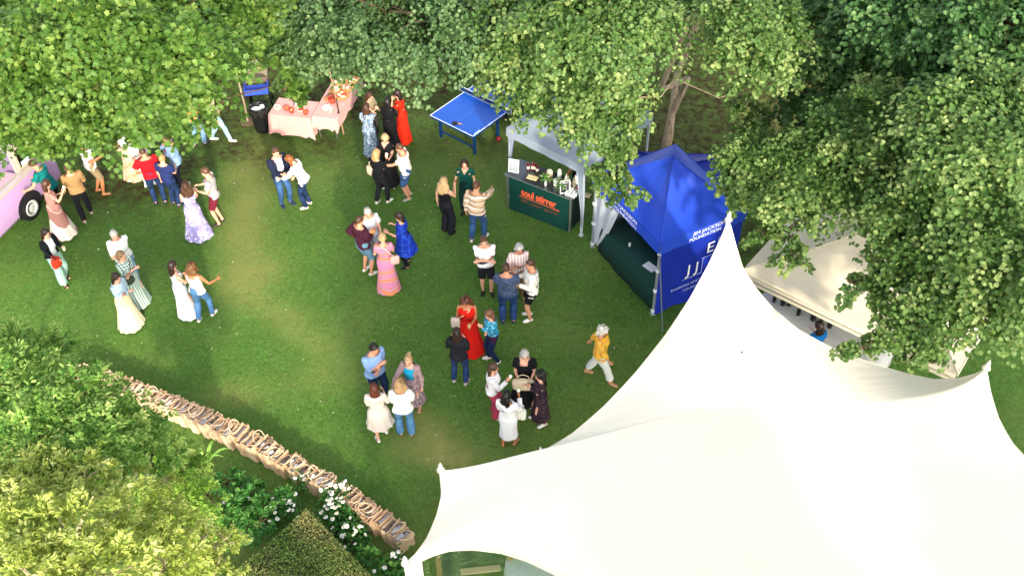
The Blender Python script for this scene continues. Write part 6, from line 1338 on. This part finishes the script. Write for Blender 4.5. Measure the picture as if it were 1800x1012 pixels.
cup('ice cream cone raised by the woman with long black hair', 'long black hair', 1, '#f0e8da', 'ice_cream')
cup('drink held by the man in the grey t shirt', 'grey t shirt', -1); cup('cup held by the woman in the long white dress', 'long white dress', 1, '#e0a860')
cup('drink held by the grey haired man in the pale grey shirt', 'pale grey shirt', 1, '#c98a3a'); cup('white cup held by the bob haired woman in black', 'blonde bobbed', 1, '#f0f0ee')
cup('cup held by the woman in the bright blue dress', 'tiered knee', -1, '#d9a890'); cup('pale cup between the hands of the woman in the floral maxi dress', 'lilac', 1, '#eae4dc')
cup('drink held by the woman with wavy blonde hair', 'wavy', 1, '#8a4a2a'); cup('cup held by the woman in the black jacket with mint trousers', 'mint', -1, '#e8d8b8')
cup('white cup held out by the woman with auburn hair', 'bending', -1, '#f2f0ee'); cup('cup held by the curly haired woman in red', 'curly haired woman in a red', -1, '#d8a878')
def bag(name, label, words, pos, size, hexc, strap=True, over=None, ang=0.0):
    P = who(words); s = P['s']; o = thing(name, label, 'bag'); o.location = P['root'].matrix_basis @ (Vector(pos)*s); o.rotation_euler = (0, 0, P['root'].rotation_euler[2]+ang)
    w, d, h = size; mb = MB(); rings = []
    for k, (kx, kz) in enumerate(((.82, -.5), (.96, -.42), (1.04, 0), (1.0, .35), (.9, .5))): rings.append([(w/2*kx*math.copysign(abs(math.cos(t_))**.5, math.cos(t_)), d/2*kx*math.copysign(abs(math.sin(t_))**.6, math.sin(t_)), h*kz) for t_ in np.linspace(0, 2*math.pi, 17)[:-1]])
    mb.loft(rings); mb.build('bag_body', plain(hexc, .6, 0, .1), o, True)
    mb = MB()
    if over:
        Mi = (Matrix.Translation(o.location) @ Matrix.Rotation(o.rotation_euler[2], 4, 'Z')).inverted(); pts = [Mi @ (P['root'].matrix_basis @ (Vector(q)*s)) for q in over]
        mb.tube(pts, .011, 5)
    else:
        for y in (-d*.4, d*.4): mb.tube([(-w*.28, y, h*.45), (-w*.2, y, h*.8), (0, y, h*.95), (w*.2, y, h*.8), (w*.28, y, h*.45)], .009, 5)
    mb.build('strap', plain(hexc if not over else over_col, .6, 0, .1), o, True)
over_col = '#d8c0a0'
bag('handbag', 'red handbag carried by the woman in the black jacket', 'mint', (.15, .28, .88), (.24, .10, .22), '#c23a22')
bag('tote_bag', 'cream tote bag held in front of the black puff sleeve dress', 'puff', (0, .33, .98), (.44, .12, .26), '#d9c7a8')
bag('crossbody_bag', 'pale grey crossbody bag on the woman in the red maxi dress', 'curly haired woman in a red', (.26, .10, .98), (.20, .08, .26), '#c9b4a6', over=[(.22, .10, 1.1), (.10, .165, 1.25), (-.05, .13, 1.38), (-.10, .02, 1.43)])
bag('handbag', 'cream handbag on the shoulder of the woman in the black top', 'blonde bobbed', (-.26, .02, .98), (.20, .10, .24), '#cdb9a0', over=[(-.25, .02, 1.08), (-.22, .06, 1.25), (-.16, .03, 1.43), (-.21, -.06, 1.3), (-.25, 0, 1.08)])
over_col = '#e6d3b4'
bag('crossbody_bag', 'pink and cream bag hanging from the swirl dress', 'swirl maxi', (.22, -.10, .98), (.20, .09, .22), '#d9b0a4', over=[(.22, -.08, 1.08), (.12, -.15, 1.25), (.02, -.13, 1.4), (-.08, -.03, 1.45)])
over_col = '#2a2a2a'
bag('crossbody_bag', 'dark green crossbody bag on the green checked dress', 'green and white checked', (.14, .20, 1.0), (.20, .08, .15), '#3c4630', over=[(.14, .17, 1.08), (.04, .19, 1.25), (-.08, .10, 1.40), (-.11, -.02, 1.44)])
bag('shoulder_bag', 'white bag held low by the woman with long black hair', 'long black hair', (.22, .14, .95), (.22, .1, .28), '#dedad0')
P = who('something green'); o = thing('green_bottle', 'green bottle held by the grey haired person in the white shirt', 'bottle'); o.location = hold_pos(P, 1, (0, .02, .02)); mb = MB(); mb.lathe((0, 0, -.06), [(.034, 0), (.036, .13), (.014, .19), (.013, .25)], 10); mb.build('glass_body', plain('#1f7a52', .2), o, True); mb = MB(); mb.lathe((0, 0, .185), [(.015, 0), (.015, .02)], 8); mb.build('cap', plain('#d0c08a', .4), o)
